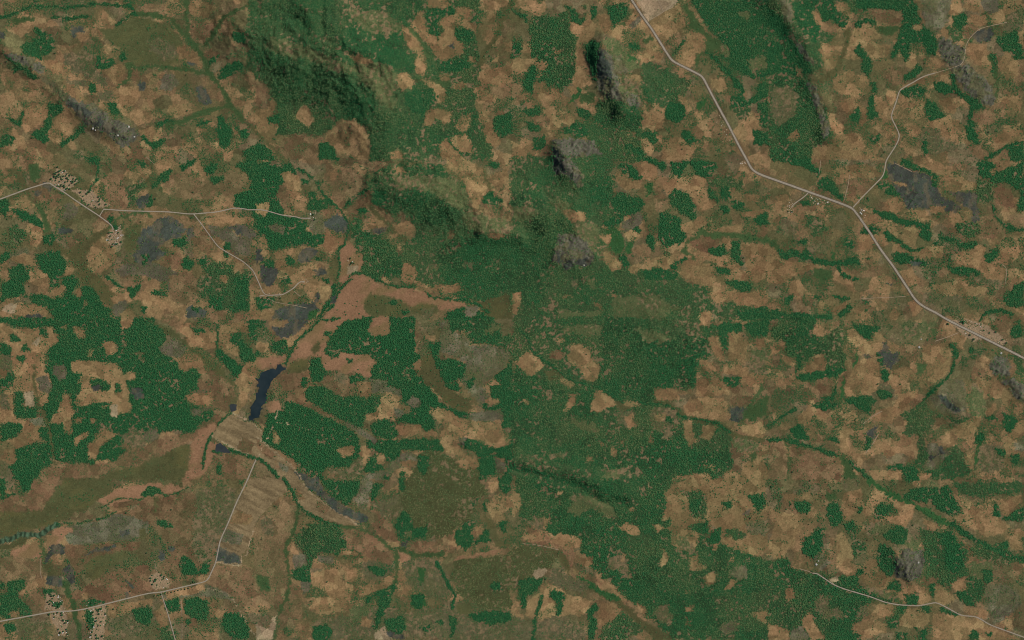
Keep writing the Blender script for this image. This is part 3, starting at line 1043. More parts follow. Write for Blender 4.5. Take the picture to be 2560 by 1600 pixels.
F 40,104 52,104 50,108 42,108
F 48,114 58,114 58,120 52,120
F 83,112 100,114 98,118 84,118
F 81,122 88,124 88,142 84,142
T 77,107 82,106 83,112 77,112
W 148,142 162,140 164,151 150,151
F 174,130 180,132 176,138
~p 0.6 194,102 214,106 222,116 230,130 240,146
T 230,134 242,138 242,146
@1,3
y -10,-2 24,-2 30,10 18,20 4,34 -2,44
y 10,-2 30,6 36,14 40,26 48,32 64,36 80,42 96,42 96,40 86,36 72,28 58,16 44,4 40,-2
T 36,8 42,10 47,18 40,20 38,14
t 58,18 70,28 66,32 56,24
k 44,-2 58,-2 64,10 74,18 86,26 98,30 106,34 104,40 98,41 86,35 72,28 60,15 50,6
~p 0.7 44,3 58,17 72,28 86,36 97,42
F 60,-2 98,2 100,8 94,14 88,24 76,18 68,10
F 110,2 119,4 116,12 110,22 108,14
h 100,-2 110,2 106,20 104,28 98,26 94,18
D 142,-2 210,-2 220,14 204,20 204,40 194,42 188,50 178,56 162,56 156,50 140,44 138,30 134,20
F 135,-2 142,-2 140,10 136,12
S 110,22 134,14 138,28 130,36 116,34
F 132,40 138,28 144,30 148,38 150,46 162,42 162,54 146,56 138,56 130,48
L 139,50 146,48 148,54 142,56
k 138,58 144,58 142,64 137,62
F 188,50 196,42 206,38 206,44 202,50 206,56 200,66 192,62 188,56
F 206,60 216,46 220,46 222,58 212,60
F 203,20 210,18 206,28 204,26
F 216,20 220,20 218,30 214,28
F 228,-2 240,-2 240,12 230,12
T 220,2 230,0 228,10 222,12
T 216,20 230,24 236,40 228,42 220,32
T 206,44 216,42 214,52 208,52
F 228,40 236,38 236,50 230,46
o 214,30 224,40 232,56 242,58 242,62 226,64 222,52
t 108,40 124,36 132,46 136,62 128,60 114,50
T 128,58 136,60 136,63 128,63
t 145,58 170,58 190,64 192,70 176,68 160,70 146,66
R 134,66 142,70 148,72 144,78 136,77
R 190,72 206,70 214,68 234,64 230,70 210,74 184,77
t -2,44 4,36 30,14 36,30 36,46 30,60 26,68 29,80 30,92 26,110 18,120 0,116
S 4,38 16,38 16,52 6,52
g 0,90 12,92 14,104 4,106
~g 4 39,22 38,40 34,52 28,64 30,76 32,90 31,100 28,112 22,126 18,140 16,151
~F 3 26,-2 34,10 39,22 46,30 58,36 70,41 82,44
~g 4 82,44 98,46 108,51 118,58 126,64 132,66
~g 4 132,66 133,78 133,90 131,100
~g 5 134,65 146,69 158,72 168,71 176,69
~F 3 130,100 127,110 124,120 128,124
~F 2.5 126,102 114,108 106,112 104,120 99,128
t 82,46 100,48 112,54 124,64 130,72 128,80 112,76 96,66 84,64
M 38,60 44,46 54,40 66,40 78,48 82,52 84,64 76,70 76,76 72,70 58,72 54,82 50,86 40,86 48,80 46,70 40,66
F 36,86 48,82 53,90 52,96 42,96 34,92
G 35,70 48,70 50,80 36,86
G 58,72 74,72 72,80 60,78
T 79,65 96,68 97,72 80,70
S 100,78 116,76 124,84 124,92 112,96 100,90
F 104,82 118,82 124,86 118,92 112,90
G 42,96 52,96 52,104 44,108
T 52,88 76,82 82,96 92,100 90,114 82,124 62,128 50,120 56,112 70,110 64,104 54,100
T 92,100 130,98 114,106 98,110 92,104
T 84,84 96,84 96,96 84,96
D 186,78 210,74 240,70 242,120 216,124 200,110 188,106 184,96
F 222,96 230,96 232,104 226,106 222,102
S 136,78 150,76 170,76 180,90 184,106 170,116 140,100
v 153,82 160,84 160,96 154,98
v 146,110 152,107 161,110 162,118 152,123 146,118
F 146,108 156,106 161,112 154,122 147,116
~F 3 170,78 178,90 182,100 188,108 186,118 185,130 186,151
S 54,140 60,132 90,128 110,120 140,126 170,124 200,124 242,122 242,151 54,151
F 54,138 66,136 72,144 70,151 54,151
F 122,132 138,128 142,140 136,146 124,142
F 116,106 128,104 124,120 118,132 112,142 112,130 116,120
F 200,126 216,124 240,124 240,134 220,136 206,134
L 92,120 110,116 112,126 100,134 88,134
T 100,128 110,132 108,140 98,138
p 0,136 12,140 16,130 19,128 18,140 15,151 0,151
k 116,142 140,146 142,151 116,151
p 112,144 122,138 124,146 130,151 112,151
o 188,118 204,116 200,128 192,126
F 182,128 190,128 190,142 184,150
F 170,134 178,132 176,138
F 154,140 166,136 164,146
@2,3
M 4,-2 150,-2 148,10 156,12 170,12 180,20 170,32 174,34 184,34 182,50 180,62 190,50 198,44 196,56 194,62 212,66 228,72 242,76 242,151 155,151 140,138 128,128 120,118 110,112 104,106 96,98 86,96 82,88 78,82 64,82 74,76 66,68 60,60 44,54 38,50 20,40 6,36 10,26 2,16
W 70,56 110,50 130,56 140,66 120,80 90,70
W 190,110 242,100 242,140 220,144 196,130
L 56,12 74,14 88,20 98,30 92,36 76,26 62,34 54,30
T 60,6 76,8 92,14 104,20 98,18 84,11 70,9
T 30,34 37,36 32,46 24,48 20,44
S 12,38 30,36 28,46 14,44
T 100,44 108,40 120,44 121,52 114,52 104,48
T 44,10 48,10 47,14 42,13
T 136,23 140,24 138,27
T 110,26 116,26 116,30 110,30
T 94,33 100,33 98,36
T 141,64 145,66 149,72 146,80 140,82 140,76 142,70
T 144,10 156,4 170,-2 240,-2 242,60 236,72 220,70 198,60 198,48 192,44 178,40 166,44 178,50 176,60 170,68 158,66 150,60 150,50 140,42 132,42 138,50 142,46 150,44 150,36 146,38 140,38 146,26
W 156,10 176,10 182,18 180,36 168,34 172,20 160,16
L 150,56 162,54 172,66 160,66
T 167,72 176,70 177,78 184,82 178,85 168,85
T 181,92 188,86 193,88 192,96 186,101 182,98
h 204,86 212,80 222,82 222,94 212,94 204,90
T 206,94 214,94 206,104 200,104
T 206,72 211,71 209,78 205,78
T 65,74 76,72 76,80 66,82
S 88,76 104,72 110,80 108,90 90,86
T 108,82 112,84 110,88
T 110,90 114,92 110,93
T 104,70 108,70 106,78 103,78
F 168,20 180,18 178,28 170,34 168,30
F 222,14 240,12 240,24 232,30 226,20
F 198,20 207,20 206,26 200,24
F 180,40 186,36 184,50 180,52
F 190,48 199,44 198,56 192,64 188,58
T 191,60 196,60 193,67 190,66
S 222,40 242,40 242,54 226,52
W 200,48 214,46 222,54 212,58
G 222,28 226,28 224,34 218,32
t 10,50 28,48 36,56 52,62 60,70 58,78 60,86 82,94 86,100 76,96 58,92 52,84 48,70 36,62 20,60 8,58
T 8,52 28,48 32,58 14,58
T 36,60 44,50 58,52 66,56 64,64 50,66 42,60
T 58,80 64,86 74,88 70,92 58,88
o 28,62 48,66 54,76 54,90 62,94 80,104 96,110 110,118 124,132 140,142 154,151 134,151 118,136 104,122 90,114 72,104 56,94 50,84 44,74 34,68
v 62,90 72,94 82,102 96,108 104,114 92,114 76,104 64,96
D 0,66 20,62 34,70 42,76 34,82 18,92 8,100 0,104
p 20,88 26,82 33,84 31,90 22,94
S 36,86 48,84 54,94 72,98 70,106 56,106 40,104 32,94
F 6,96 18,92 30,94 24,104 14,110 12,120 8,120 8,108
T 28,96 44,102 52,108 74,114 70,126 50,128 40,130 28,132 12,128 14,114 26,106
F 36,104 50,108 48,118 46,128 40,128 42,116 36,110
~F 3 29,108 24,124 21,134 20,151
S 24,134 40,130 60,134 72,142 72,151 24,151
F 71,122 80,116 82,122 76,128 81,134 80,142 76,151 72,146 74,134 70,128
T 80,130 84,116 94,116 104,122 98,130 92,136 82,138
W 90,136 104,124 120,136 126,142 112,146 100,151 84,151
T 118,114 126,120 130,130 138,134 130,132 120,122
T 90,100 96,98 102,106 110,112 104,114 96,106
S 134,120 146,118 156,128 150,136 134,130
T 164,120 173,118 172,124 165,124
T 164,128 170,138 164,138
h 196,138 212,132 212,142 200,146
T 225,126 242,122 242,140 236,134
T 162,102 170,104 164,108
T 0,8 8,14 10,24 2,34 0,34
S 0,128 20,130 20,151 0,151
~F 3 46,0 60,4 76,8 88,9 98,15 106,22
@3,3
M 0,76 8,76 8,66 16,66 16,74 21,76 21,82 36,86 44,90 54,94 62,100 66,96 72,90 86,92 86,100 100,106 118,114 126,118 130,122 122,128 124,136 116,138 112,134 120,126 110,116 96,116 88,120 84,132 78,142 88,146 86,151 0,151
T 16,102 24,102 26,110 20,115 16,112
T 31,132 40,124 43,130 46,138 54,148 54,151 42,151 34,140
G 22,142 30,138 38,146 40,151 20,151
S 42,112 50,106 60,108 58,120 70,120 78,128 60,130 44,124
T 0,136 10,138 20,142 20,151 0,151
S 0,108 10,106 8,114
S 82,126 92,120 96,128 86,130
T 98,126 104,118 116,116 122,120 120,128 108,130 100,130
T 124,132 130,122 146,122 153,128 152,134 146,140 138,140 124,138
F 112,132 123,132 122,140 114,140
F 145,142 151,138 150,151 142,151
F 121,144 132,144 130,150 122,150
F 136,139 141,140 140,143
T 100,138 112,136 112,144 102,145
T 88,144 96,142 98,150 88,150
T 156,126 176,128 196,130 208,136 228,146 242,151 156,151
F 160,120 170,122 180,126 178,129 164,124
F 145,118 154,119 153,126 146,124
F 122,120 132,118 130,124 124,124
T 188,122 200,121 208,124 206,132 190,128
F 193,140 200,144 198,151 190,151
F 204,144 212,144 210,151
F 24,22 36,20 42,24 38,32 28,30 24,26
F 55,24 62,20 68,24 70,38 62,44 56,36
F 71,42 82,38 84,46 76,50
F 83,22 88,20 90,30 86,32
F 100,26 108,22 116,26 112,32 106,38 100,36
F 34,56 42,52 46,46 53,46 52,56 50,66 42,74 34,70 32,64
F 23,46 27,44 26,56 22,60
W 73,46 80,56 88,60 94,66 88,68 82,70 82,76 86,80 82,78 78,68 80,62 74,52
F 104,62 112,60 118,64 120,74 120,84 118,90 110,90 104,82 102,74
r 120,74 126,66 138,64 146,66 148,76 146,84 142,92 132,96 124,92 120,86
k 120,82 124,84 124,92 120,90
L 126,56 140,56 148,64 140,66 128,64
W 140,46 160,48 176,48 182,56 190,66 188,78 186,90 176,94 172,102 162,100 158,92 150,94 148,84 150,72 148,60 142,52
F 160,50 174,50 180,62 186,72 184,86 174,88 166,78 168,64
F 110,44 124,42 132,48 130,60 118,60 108,52
T 65,52 70,48 76,58 80,68 72,72 64,70
T 64,72 80,66 81,74 76,82 64,82
T 92,76 102,74 106,84 112,90 118,92 116,100 104,106 94,100 88,92
L 84,102 100,102 118,108 124,114 112,114
F 110,104 120,94 126,98 124,106 114,104
F 84,86 91,82 90,88 84,92
F 70,92 84,90 86,98 76,102 68,98
h 42,74 50,70 58,78 52,84 44,82
p 58,94 66,91 66,96 60,97
T 125,102 142,98 142,110 128,114
F 128,108 142,106 142,118 130,118
T 144,100 152,102 154,114 146,118 142,116
T 157,100 166,102 174,108 176,114 166,118 158,116
F 152,100 157,98 157,112 155,112
T 172,98 186,92 186,100 190,104 178,106
F 176,106 190,104 196,112 194,120 186,118
W 188,92 200,92 204,106 200,116 190,112
h 204,100 220,98 236,104 240,118 228,128 214,136 208,124 206,112
W 190,62 206,58 222,68 234,76 230,82 214,78 200,74
L 188,78 206,76 216,84 206,94 190,92
F 200,86 210,84 214,94 206,98
~F 5 175,42 186,50 198,58 210,64 222,70 242,76
F 128,14 136,8 150,8 170,6 174,14 182,26 182,30 176,34 162,28 154,22 142,20 130,18
~v 5 96,2 108,8 118,14 130,20 142,26 152,32 164,38 170,42
v 140,24 150,26 166,36 168,44 158,38
T 176,36 190,28 204,22 214,24 214,34 224,40 230,44 222,50 206,54 198,48 188,44 178,42
F 184,38 188,38 186,42
F 213,22 219,22 219,35 212,34
T 220,18 238,14 242,20 230,28 228,34 220,32
F 220,36 236,28 242,26 242,40 230,38
W 175,6 200,4 236,2 242,4 242,12 212,14 200,18 186,14
T 228,50 240,48 240,66 230,66
F 214,60 228,58 226,68 218,68
T 12,30 22,32 32,34 32,46 26,56 24,62 18,64 16,74 6,74 0,62 6,44
T 12,12 30,14 40,10 40,18 30,20 16,20
T 72,12 88,8 90,20 96,26 98,34 92,34 88,24 78,34 72,38 70,24
T 106,34 128,34 134,28 128,22 140,24 136,36 130,44 116,40
g 54,10 66,14 64,20 54,20
T 146,36 156,40 164,46 160,46 148,42
L 90,42 114,40 118,46 104,54 94,56
"""
U = 2.6457
feats = []          # (cls, kind, width, pts Nx2 in photo px, sheet)
sheet = (0, 0)
for ln in LAND.strip().split('\n'):
    if ln[0] == '@':
        sheet = tuple(int(v) for v in ln[1:].split(','))
        continue
    tok = ln.split()
    ox, oy = sheet[0] * 640.0, sheet[1] * 400.0
    if tok[0][0] == '~':
        c, wd, pts = tok[0][1], float(tok[1]) * U, tok[2:]
    else:
        c, wd, pts = tok[0], 0.0, tok[1:]
    P = np.array([[float(v) for v in q.split(',')] for q in pts]) * U + np.array([ox, oy])
    feats.append((c, wd, P, sheet))
POND = np.array([[695,911],[715,920],[707,930],[690,941],[680,951],[675,969],[667,986],[665,1002],[655,1022],[645,1039],[637,1052],
                 [621,1052],[619,1042],[631,1020],[637,996],[636,986],[645,973],[642,951],[652,935],[665,925],[685,921]], float)
POOL_A = np.array([[574,1010],[592,1010],[593,1026],[576,1029]], float)
POOL_B = np.array([[540,1112],[550,1107],[565,1117],[577,1131],[538,1129]], float)

STEP = 2.0
NX, NY = int(W_PX / STEP) + 1, int(H_PX / STEP) + 1
gx = np.arange(NX) * STEP
gy = np.arange(NY) * STEP
GX, GY = np.meshgrid(gx, gy)

def vnoise(x, y, scale, seed):
    r = np.random.RandomState(seed)
    lat = r.rand(256, 256)
    an = .35 + 1.1 * r.rand()
    x, y = x * math.cos(an) + y * math.sin(an), y * math.cos(an) - x * math.sin(an)
    u, v = x / scale + 1000.0 + 40 * r.rand(), y / scale + 1000.0 + 40 * r.rand()
    iu, iv = np.floor(u).astype(int), np.floor(v).astype(int)
    fu, fv = u - iu, v - iv
    fu = fu * fu * (3 - 2 * fu); fv = fv * fv * (3 - 2 * fv)
    a = lat[iv & 255, iu & 255]; b = lat[iv & 255, (iu + 1) & 255]
    c = lat[(iv + 1) & 255, iu & 255]; d = lat[(iv + 1) & 255, (iu + 1) & 255]
    return (a * (1 - fu) + b * fu) * (1 - fv) + (c * (1 - fu) + d * fu) * fv

def fbm(x, y, scale, seed, octv=4, gain=0.5):
    s, amp, tot = 0.0, 1.0, 0.0
    for k in range(octv):
        s = s + amp * vnoise(x, y, scale / 2 ** k, seed + k * 17)
        tot += amp
        amp *= gain
    return s / tot

def sstep(x, a, b):
    t = np.clip((x - a) / (b - a), 0, 1)
    return t * t * (3 - 2 * t)

def seg_dist(x, y, P):
    best = np.full(np.shape(x), 1e9)
    for (ax, ay), (bx, by) in zip(P[:-1], P[1:]):
        dx, dy = bx - ax, by - ay
        t = np.clip(((x - ax) * dx + (y - ay) * dy) / (dx * dx + dy * dy + 1e-9), 0, 1)
        best = np.minimum(best, np.hypot(x - ax - t * dx, y - ay - t * dy))
    return best

def inside(x, y, P):
    r = np.zeros(np.shape(x), bool)
    n = len(P)
    for i in range(n):
        ax, ay = P[i]; bx, by = P[(i + 1) % n]
        if ay == by:
            continue
        r ^= ((ay > y) != (by > y)) & (x < (bx - ax) * (y - ay) / (by - ay) + ax)
    return r

# outlines are ragged: look-up positions are shifted by noise, more for wild cover than for tilled plots
w1 = (fbm(GX, GY, 22, 101, 3) - .5, fbm(GX, GY, 22, 202, 3) - .5)
w2 = (vnoise(GX, GY, 5.5, 303) - .5, vnoise(GX, GY, 5.5, 404) - .5)
WILD = (GX + 8 * w1[0] + 8 * w2[0], GY + 8 * w1[1] + 8 * w2[1])
w3 = (RNG.rand(NY, NX) - .5, RNG.rand(NY, NX) - .5)
WILD = (WILD[0] + 3 * w3[0], WILD[1] + 3 * w3[1])
TILL = (GX + 3 * w1[0] + 5 * w2[0] + 2.2 * w3[0], GY + 3 * w1[1] + 5 * w2[1] + 2.2 * w3[1])
wl = (fbm(GX, GY, 75, 505, 2) - .5, fbm(GX, GY, 75, 606, 2) - .5)
MASS = (WILD[0] + 20 * wl[0] + 5 * w2[0], WILD[1] + 20 * wl[1] + 5 * w2[1])
wvar = .55 + .9 * vnoise(GX, GY, 15, 707)
LETTERS = 'BFWLSDTtogvkrhGRpybdcM'
cls = np.zeros((NY, NX), np.int16)
pid = np.full((NY, NX), -1, np.int32)
for i, (c, wd, P, sh) in enumerate(feats):
    pad = 10 + wd
    x0, x1 = P[:, 0].min() - pad, P[:, 0].max() + pad
    y0, y1 = P[:, 1].min() - pad, P[:, 1].max() + pad
    sl = (slice(max(0, int(y0 / STEP)), min(NY, int(y1 / STEP) + 2)), slice(max(0, int(x0 / STEP)), min(NX, int(x1 / STEP) + 2)))
    src = MASS if c in 'WLSDM' else WILD if c in 'Frhkogvd' else WILD if c == 'R' else TILL
    X, Y = src[0][sl], src[1][sl]
    if X.size == 0:
        continue
    if wd > 0:
        if c in 'pFc' and wd < 8:
            X, Y = TILL[0][sl], TILL[1][sl]
        m = seg_dist(X, Y, P) < wd * .5 * (wvar[sl] if c in 'Fgvo' else 1)
    else:
        m = inside(X, Y, P)
    cls[sl][m] = LETTERS.index(c)
    pid[sl][m] = i

# base colours of the bare ground under each cover (linear)
COL = dict(B=(.200, .132, .064), F=(.018, .062, .025), W=(.044, .076, .032), L=(.092, .108, .046), S=(.105, .096, .050), D=(.066, .072, .030),
           T=(.222, .144, .069), t=(.165, .108, .056), o=(.078, .080, .034), g=(.046, .080, .030), v=(.034, .090, .030), k=(.054, .062, .049),
           r=(.096, .092, .066), h=(.130, .116, .072), G=(.120, .108, .068), R=(.245, .138, .076), p=(.290, .220, .130), y=(.182, .134, .070),
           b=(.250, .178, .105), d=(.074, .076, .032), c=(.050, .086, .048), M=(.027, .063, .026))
TREES = dict(B=.03, F=.95, W=.70, L=.40, S=.29, D=.50, T=.010, t=.025, o=.03, g=.05, v=.10, k=.04, r=.10, h=.16, G=.12, R=.008, p=.006, y=.0, b=.03, d=.02, c=.0, M=.92)
TONE = dict(B=.22, F=.02, W=.34, L=.80, S=.62, D=.85, T=.3, t=.4, o=.4, g=.2, v=.1, k=.5, r=.6, h=.7, G=.7, R=.3, p=.3, y=.3, b=.1, d=.5, c=.1, M=.25)
cl = np.array([COL[c] for c in LETTERS])
# base savanna: small plots, each with its own tone
def plots_of(cell, warp, seed, ang):
    ca, sa = math.cos(ang), math.sin(ang)
    x0_, y0_ = GX + warp * w1[0] + 4 * w2[0], GY + warp * w1[1] + 4 * w2[1]
    x, y = (x0_ * ca + y0_ * sa) / 1.25 + 4000, (y0_ * ca - x0_ * sa) + 4000
    ci, cj = np.floor(x / cell).astype(int), np.floor(y / cell).astype(int)
    rj = np.random.RandomState(seed)
    JX, JY, PT = rj.rand(128, 128), rj.rand(128, 128), rj.rand(128, 128)
    best = np.full(GX.shape, 1e9); sec = np.full(GX.shape, 1e9); tone = np.zeros(GX.shape)
    for di in (-1, 0, 1):
        for dj in (-1, 0, 1):
            a, b = (ci + di) & 127, (cj + dj) & 127
            ux, uy = np.abs((ci + di + JX[b, a]) * cell - x), np.abs((cj + dj + JY[b, a]) * cell - y)
            d = .65 * np.maximum(ux, uy) + .35 * np.hypot(ux, uy)
            n = d < best
            sec = np.where(n, best, np.minimum(sec, d))
            tone = np.where(n, PT[b, a], tone)
            best = np.where(n, d, best)
    return tone, sec - best
tone, pedge = plots_of(38.0, 7, 5, .45)
tone2, pedge2 = plots_of(19.0, 3, 6, .6)
plots = np.array([(.228, .148, .072), (.204, .134, .066), (.162, .108, .055), (.132, .098, .050), (.112, .098, .046), (.146, .115, .062), (.190, .126, .062)])
pcol = plots[np.clip((tone * len(plots)).astype(int), 0, len(plots) - 1)]
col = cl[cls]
isB = cls == 0
col[isB] = pcol[isB]
# plot-to-plot variation inside the traced patches
rp = np.random.RandomState(9).rand(len(feats) + 1)
rp2 = np.random.RandomState(10).rand(len(feats) + 1)
amp = np.array([.0, .10, .12, .12, .15, .08, .34, .34, .22, .18, .15, .30, .20, .20, .25, .16, .20, .15, .1, .15, .1, .10])[cls]
gain = 1 + amp * (rp[pid] - .55)
col *= np.where(pid >= 0, gain, 1)[..., None]
hue = np.where(pid >= 0, (rp2[pid] - .5) * .14 * (amp > .2), 0)
col[..., 1] *= 1 + hue
col[..., 2] *= 1 + hue * .6
tilled = np.isin(cls, [LETTERS.index(c) for c in 'BTtGhp'])
col *= np.where(tilled, 1 + .58 * (tone2 - .5), 1)[..., None]
hz2 = np.where(tilled, ((tone2 * 7.3) % 1 - .5) * .22, 0)
col[..., 0] *= 1 + .35 * hz2
col[..., 1] *= 1 - .25 * hz2
col *= np.where(tilled & (pedge2 < .9), .86, 1)[..., None]
# mottling of soil and grass at field scale and at pixel scale
big = fbm(GX, GY, 120, 61, 3) - .5
mid = fbm(GX, GY, 30, 71, 4) - .5
fine = vnoise(GX, GY, 4.5, 81) - .5
fine2 = RNG.rand(NY, NX) - .5
mot = 1 + .16 * big + .26 * mid + .26 * fine + .34 * fine2
col *= mot[..., None]
# greener, weedier soil where a slow noise says so
speck = .30 * (RNG.rand(NY, NX) - .5) + .34 * (vnoise(GX, GY, 5.0, 95) - .5)
grn = np.maximum(sstep(fbm(GX, GY, 70, 91, 4) + .5 * speck + .30 * (tone - .5), .53, .62), .9 * sstep(fbm(GX, GY, 26, 601, 4) + .7 * speck, .54, .64))
soilw = np.array([{'B': .66, 'S': .6, 'h': .5, 't': .38, 'G': .4, 'T': .26}.get(c, 0) for c in LETTERS])[cls]
k = (grn * soilw)[..., None]
col = col * (1 - k) + np.array((.088, .090, .038)) * mot[..., None] * k
# openings in the canopy: bare soil and dry grass between the trees
gapn = .62 * vnoise(GX, GY, 6.0, 111) + .38 * vnoise(GX, GY, 3.0, 112) + .30 * (fbm(GX, GY, 48, 113, 3) - .5) * 2
GAPL = np.array([{'F': .765, 'W': .69, 'L': .63, 'M': .745, 'S': .62, 'D': .74}.get(c, 9.0) for c in LETTERS])
gap = sstep(gapn, GAPL[cls] - .03, GAPL[cls] + .07)
col = col * (1 - gap[..., None]) + np.array((.165, .122, .066)) * mot[..., None] * gap[..., None]
# stony streaks on rock, ridged planting rows on the paddies
rk = np.isin(cls, [LETTERS.index(c) for c in 'rhk'])
st = fbm(GX * .8 + GY * .6, (GY * .8 - GX * .6) * .3, 9, 141, 3) - .5
col *= np.where(rk, 1 + .7 * st, 1)[..., None]
turf = (np.isin(cls, [LETTERS.index(c) for c in 'rh'])) * sstep(fbm(GX, GY, 20, 147, 4), .45, .62) * .75
col = col * (1 - turf[..., None]) + np.array((.100, .096, .046)) * mot[..., None] * turf[..., None]
# burnt ground (k also darkens rock sides as painted shade): ash lies in drifts, unburnt grass shows between them
ash = (cls == LETTERS.index('k')) * sstep(fbm(GX * 1.5, GY, 24, 145, 4), .50, .68) * .55
col = col * (1 - ash[..., None]) + np.array((.125, .100, .058)) * mot[..., None] * ash[..., None]
rw = fbm((GX * .45 - GY * .9), (GX * .9 + GY * .45) * .13, 6.0, 151, 3) - .5
col *= np.where(cls == LETTERS.index('y'), 1 + 1.0 * rw, 1)[..., None]
mv = np.sin((GX - GY * .35) / 2.3 + 9 * fbm(GX, GY, 16, 161, 2))
col *= np.where(cls == LETTERS.index('c'), 1 + .55 * mv, 1)[..., None]
# marsh: olive and brown drift along the valley
dm = np.isin(cls, [LETTERS.index(c) for c in 'doR'])
sw = fbm(GX * .9 - GY * .5, (GY * .9 + GX * .5) * 2.0, 46, 171, 4)
kk = (dm * sstep(sw, .46, .66) * np.where(cls == LETTERS.index('o'), .28, .5))[..., None]
col = col * (1 - kk) + np.array((.118, .106, .040)) * kk
col = np.clip(col, .008, .5)
mud = np.exp(-(seg_dist(GX, GY, np.array([(705, 914), (660, 955), (650, 1000), (630, 1048)], float)) / 24) ** 2) * sstep(fbm(GX, GY, 16, 181, 4), .38, .60) * .8
col = col * (1 - mud[..., None]) + np.array((.072, .062, .036)) * mot[..., None] * mud[..., None]
# soften by half a cell so that plot edges are not stepped
def soft(a, w=.35):
    p = np.pad(a, ((1, 1), (1, 1)) + ((0, 0),) * (a.ndim - 2), mode='edge')
    n = (p[:-2, 1:-1] + p[2:, 1:-1] + p[1:-1, :-2] + p[1:-1, 2:]) / 4
    return a * (1 - w) + n * w
col = soft(col, .12)
wet = np.isin(cls, [LETTERS.index(c) for c in 'doRg'])[..., None]
sm_ = col
for _ in range(5):
    sm_ = soft(sm_, .8)
col = np.where(wet, .55 * col + .45 * sm_, col)

# ------------------------------------------------------------------ relief
RIDGES = [  # (height m, half width px, crest line in photo px)
    (190, 85, [(730, -60), (790, 10), (850, 75), (900, 130), (960, 170)]),
    (210, 88, [(630, 75), (740, 135), (840, 180), (905, 232), (930, 280)]),
    (170, 78, [(980, 440), (1060, 465), (1130, 505), (1180, 535)]),
    (120, 60, [(1310, 505), (1370, 535), (1430, 530)]),
    (85, 24, [(1215, 580), (1250, 587), (1290, 588)]),
    (120, 30, [(1500, 120), (1515, 180), (1540, 235), (1560, 262)]),
    (60, 48, [(1525, 130), (1580, 190), (1610, 250)]),
    (100, 30, [(1402, 370), (1412, 400), (1425, 425)]),
    (60, 50, [(1440, 370), (1460, 410)]),
    (75, 42, [(1395, 640), (1440, 640), (1475, 650)]),
    (75, 28, [(0, 112), (60, 158), (110, 190), (150, 225), (185, 262), (230, 300), (290, 330)]),
    (110, 36, [(1930, -20), (1975, 50), (2010, 110), (2040, 165)]),
    (45, 24, [(2025, 205), (2055, 270), (2075, 340)]),
    (35, 45, [(2310, 0), (2350, 90), (2400, 160), (2450, 230)]),
    (55, 38, [(2355, 985), (2385, 1000), (2405, 1030)]),
    (50, 30, [(2340, 1115), (2380, 1125)]),
    (25, 30, [(2490, 910), (2500, 930)]), (50, 26, [(2535, 955), (2565, 995)]),
    (75, 34, [(2255, 1390), (2280, 1425)]),
    (70, 100, [(1660, 820), (1740, 850)]), (55, 60, [(2020, 815), (2070, 850)]),
    (25, 40, [(2030, 1405), (2060, 1400)]), (25, 50, [(2490, 1490), (2540, 1500)]),
    (60, 40, [(1290, 1145), (1400, 1180), (1560, 1235)]), (35, 60, [(1650, 1430), (1800, 1450)]),
    (30, 40, [(1840, 1425), (1870, 1435)]), (-35, 14, [(1280, 1165), (1400, 1200), (1560, 1265)]),
    (35, 20, [(1145, 1095), (1170, 1105)]), (20, 50, [(2120, 480), (2250, 500)]),
]
POND_LINE = np.array([(700, 915), (660, 960), (650, 1000), (630, 1045)], float)

def height(x, y):
    z = 14 * (fbm(x, y, 330, 31, 3) - .5)
    rug = fbm(x, y, 38, 41, 4) - .5
    wx, wy = x + 26 * (fbm(x, y, 55, 43, 3) - .5), y + 26 * (fbm(x, y, 55, 44, 3) - .5)
    for h, w, P in RIDGES:
        P = np.array(P, float)
        d = seg_dist(wx, wy, P)
        g = np.exp(-(d / w) ** 2)
        z = z + h * g * (1 + .55 * rug * (1 if h > 0 else 0))
    hill = np.clip(z / 60, 0, 1)
    z = z + hill * 20 * (fbm(x, y, 14, 47, 3) - .5)
    near = np.exp(-(seg_dist(x, y, POND_LINE) / 45) ** 2)
    z = z * (1 - near) - 3 * near
    return z

PADC = 40
gxp = np.arange(-PADC, NX + PADC) * STEP
gyp = np.arange(-PADC, NY + PADC) * STEP
PXX, PYY = np.meshgrid(gxp, gyp)
HZ = height(PXX, PYY)
crag = np.pad(np.isin(cls, [LETTERS.index(c) for c in 'rk']).astype(float) * (HZ[PADC:-PADC, PADC:-PADC] > 14), PADC, mode='reflect')
for _ in range(4):
    crag = soft(crag, .8)
rid = 1 - np.abs(2 * fbm(PXX * .8 + PYY * .6, (PYY * .8 - PXX * .6) * .45, 11, 55, 3) - 1)
HZ = HZ + crag * (34 * (rid - .7) + 10 * (vnoise(PXX, PYY, 5, 57) - .5))
edge = np.minimum(np.minimum(PXX - gxp[0], gxp[-1] - PXX), np.minimum(PYY - gyp[0], gyp[-1] - PYY))
HZ = HZ * sstep(edge, 0, 60)

def wxy(px, py):
    return (px - W_PX / 2) * M, (H_PX / 2 - py) * M

def zat(px, py):
    u = np.clip((np.asarray(px, float) - gxp[0]) / STEP, 0, len(gxp) - 1.001)
    v = np.clip((np.asarray(py, float) - gyp[0]) / STEP, 0, len(gyp) - 1.001)
    i, j = np.floor(u).astype(int), np.floor(v).astype(int)
    fu, fv = u - i, v - j
    return (HZ[j, i] * (1 - fu) + HZ[j, i + 1] * fu) * (1 - fv) + (HZ[j + 1, i] * (1 - fu) + HZ[j + 1, i + 1] * fu) * fv

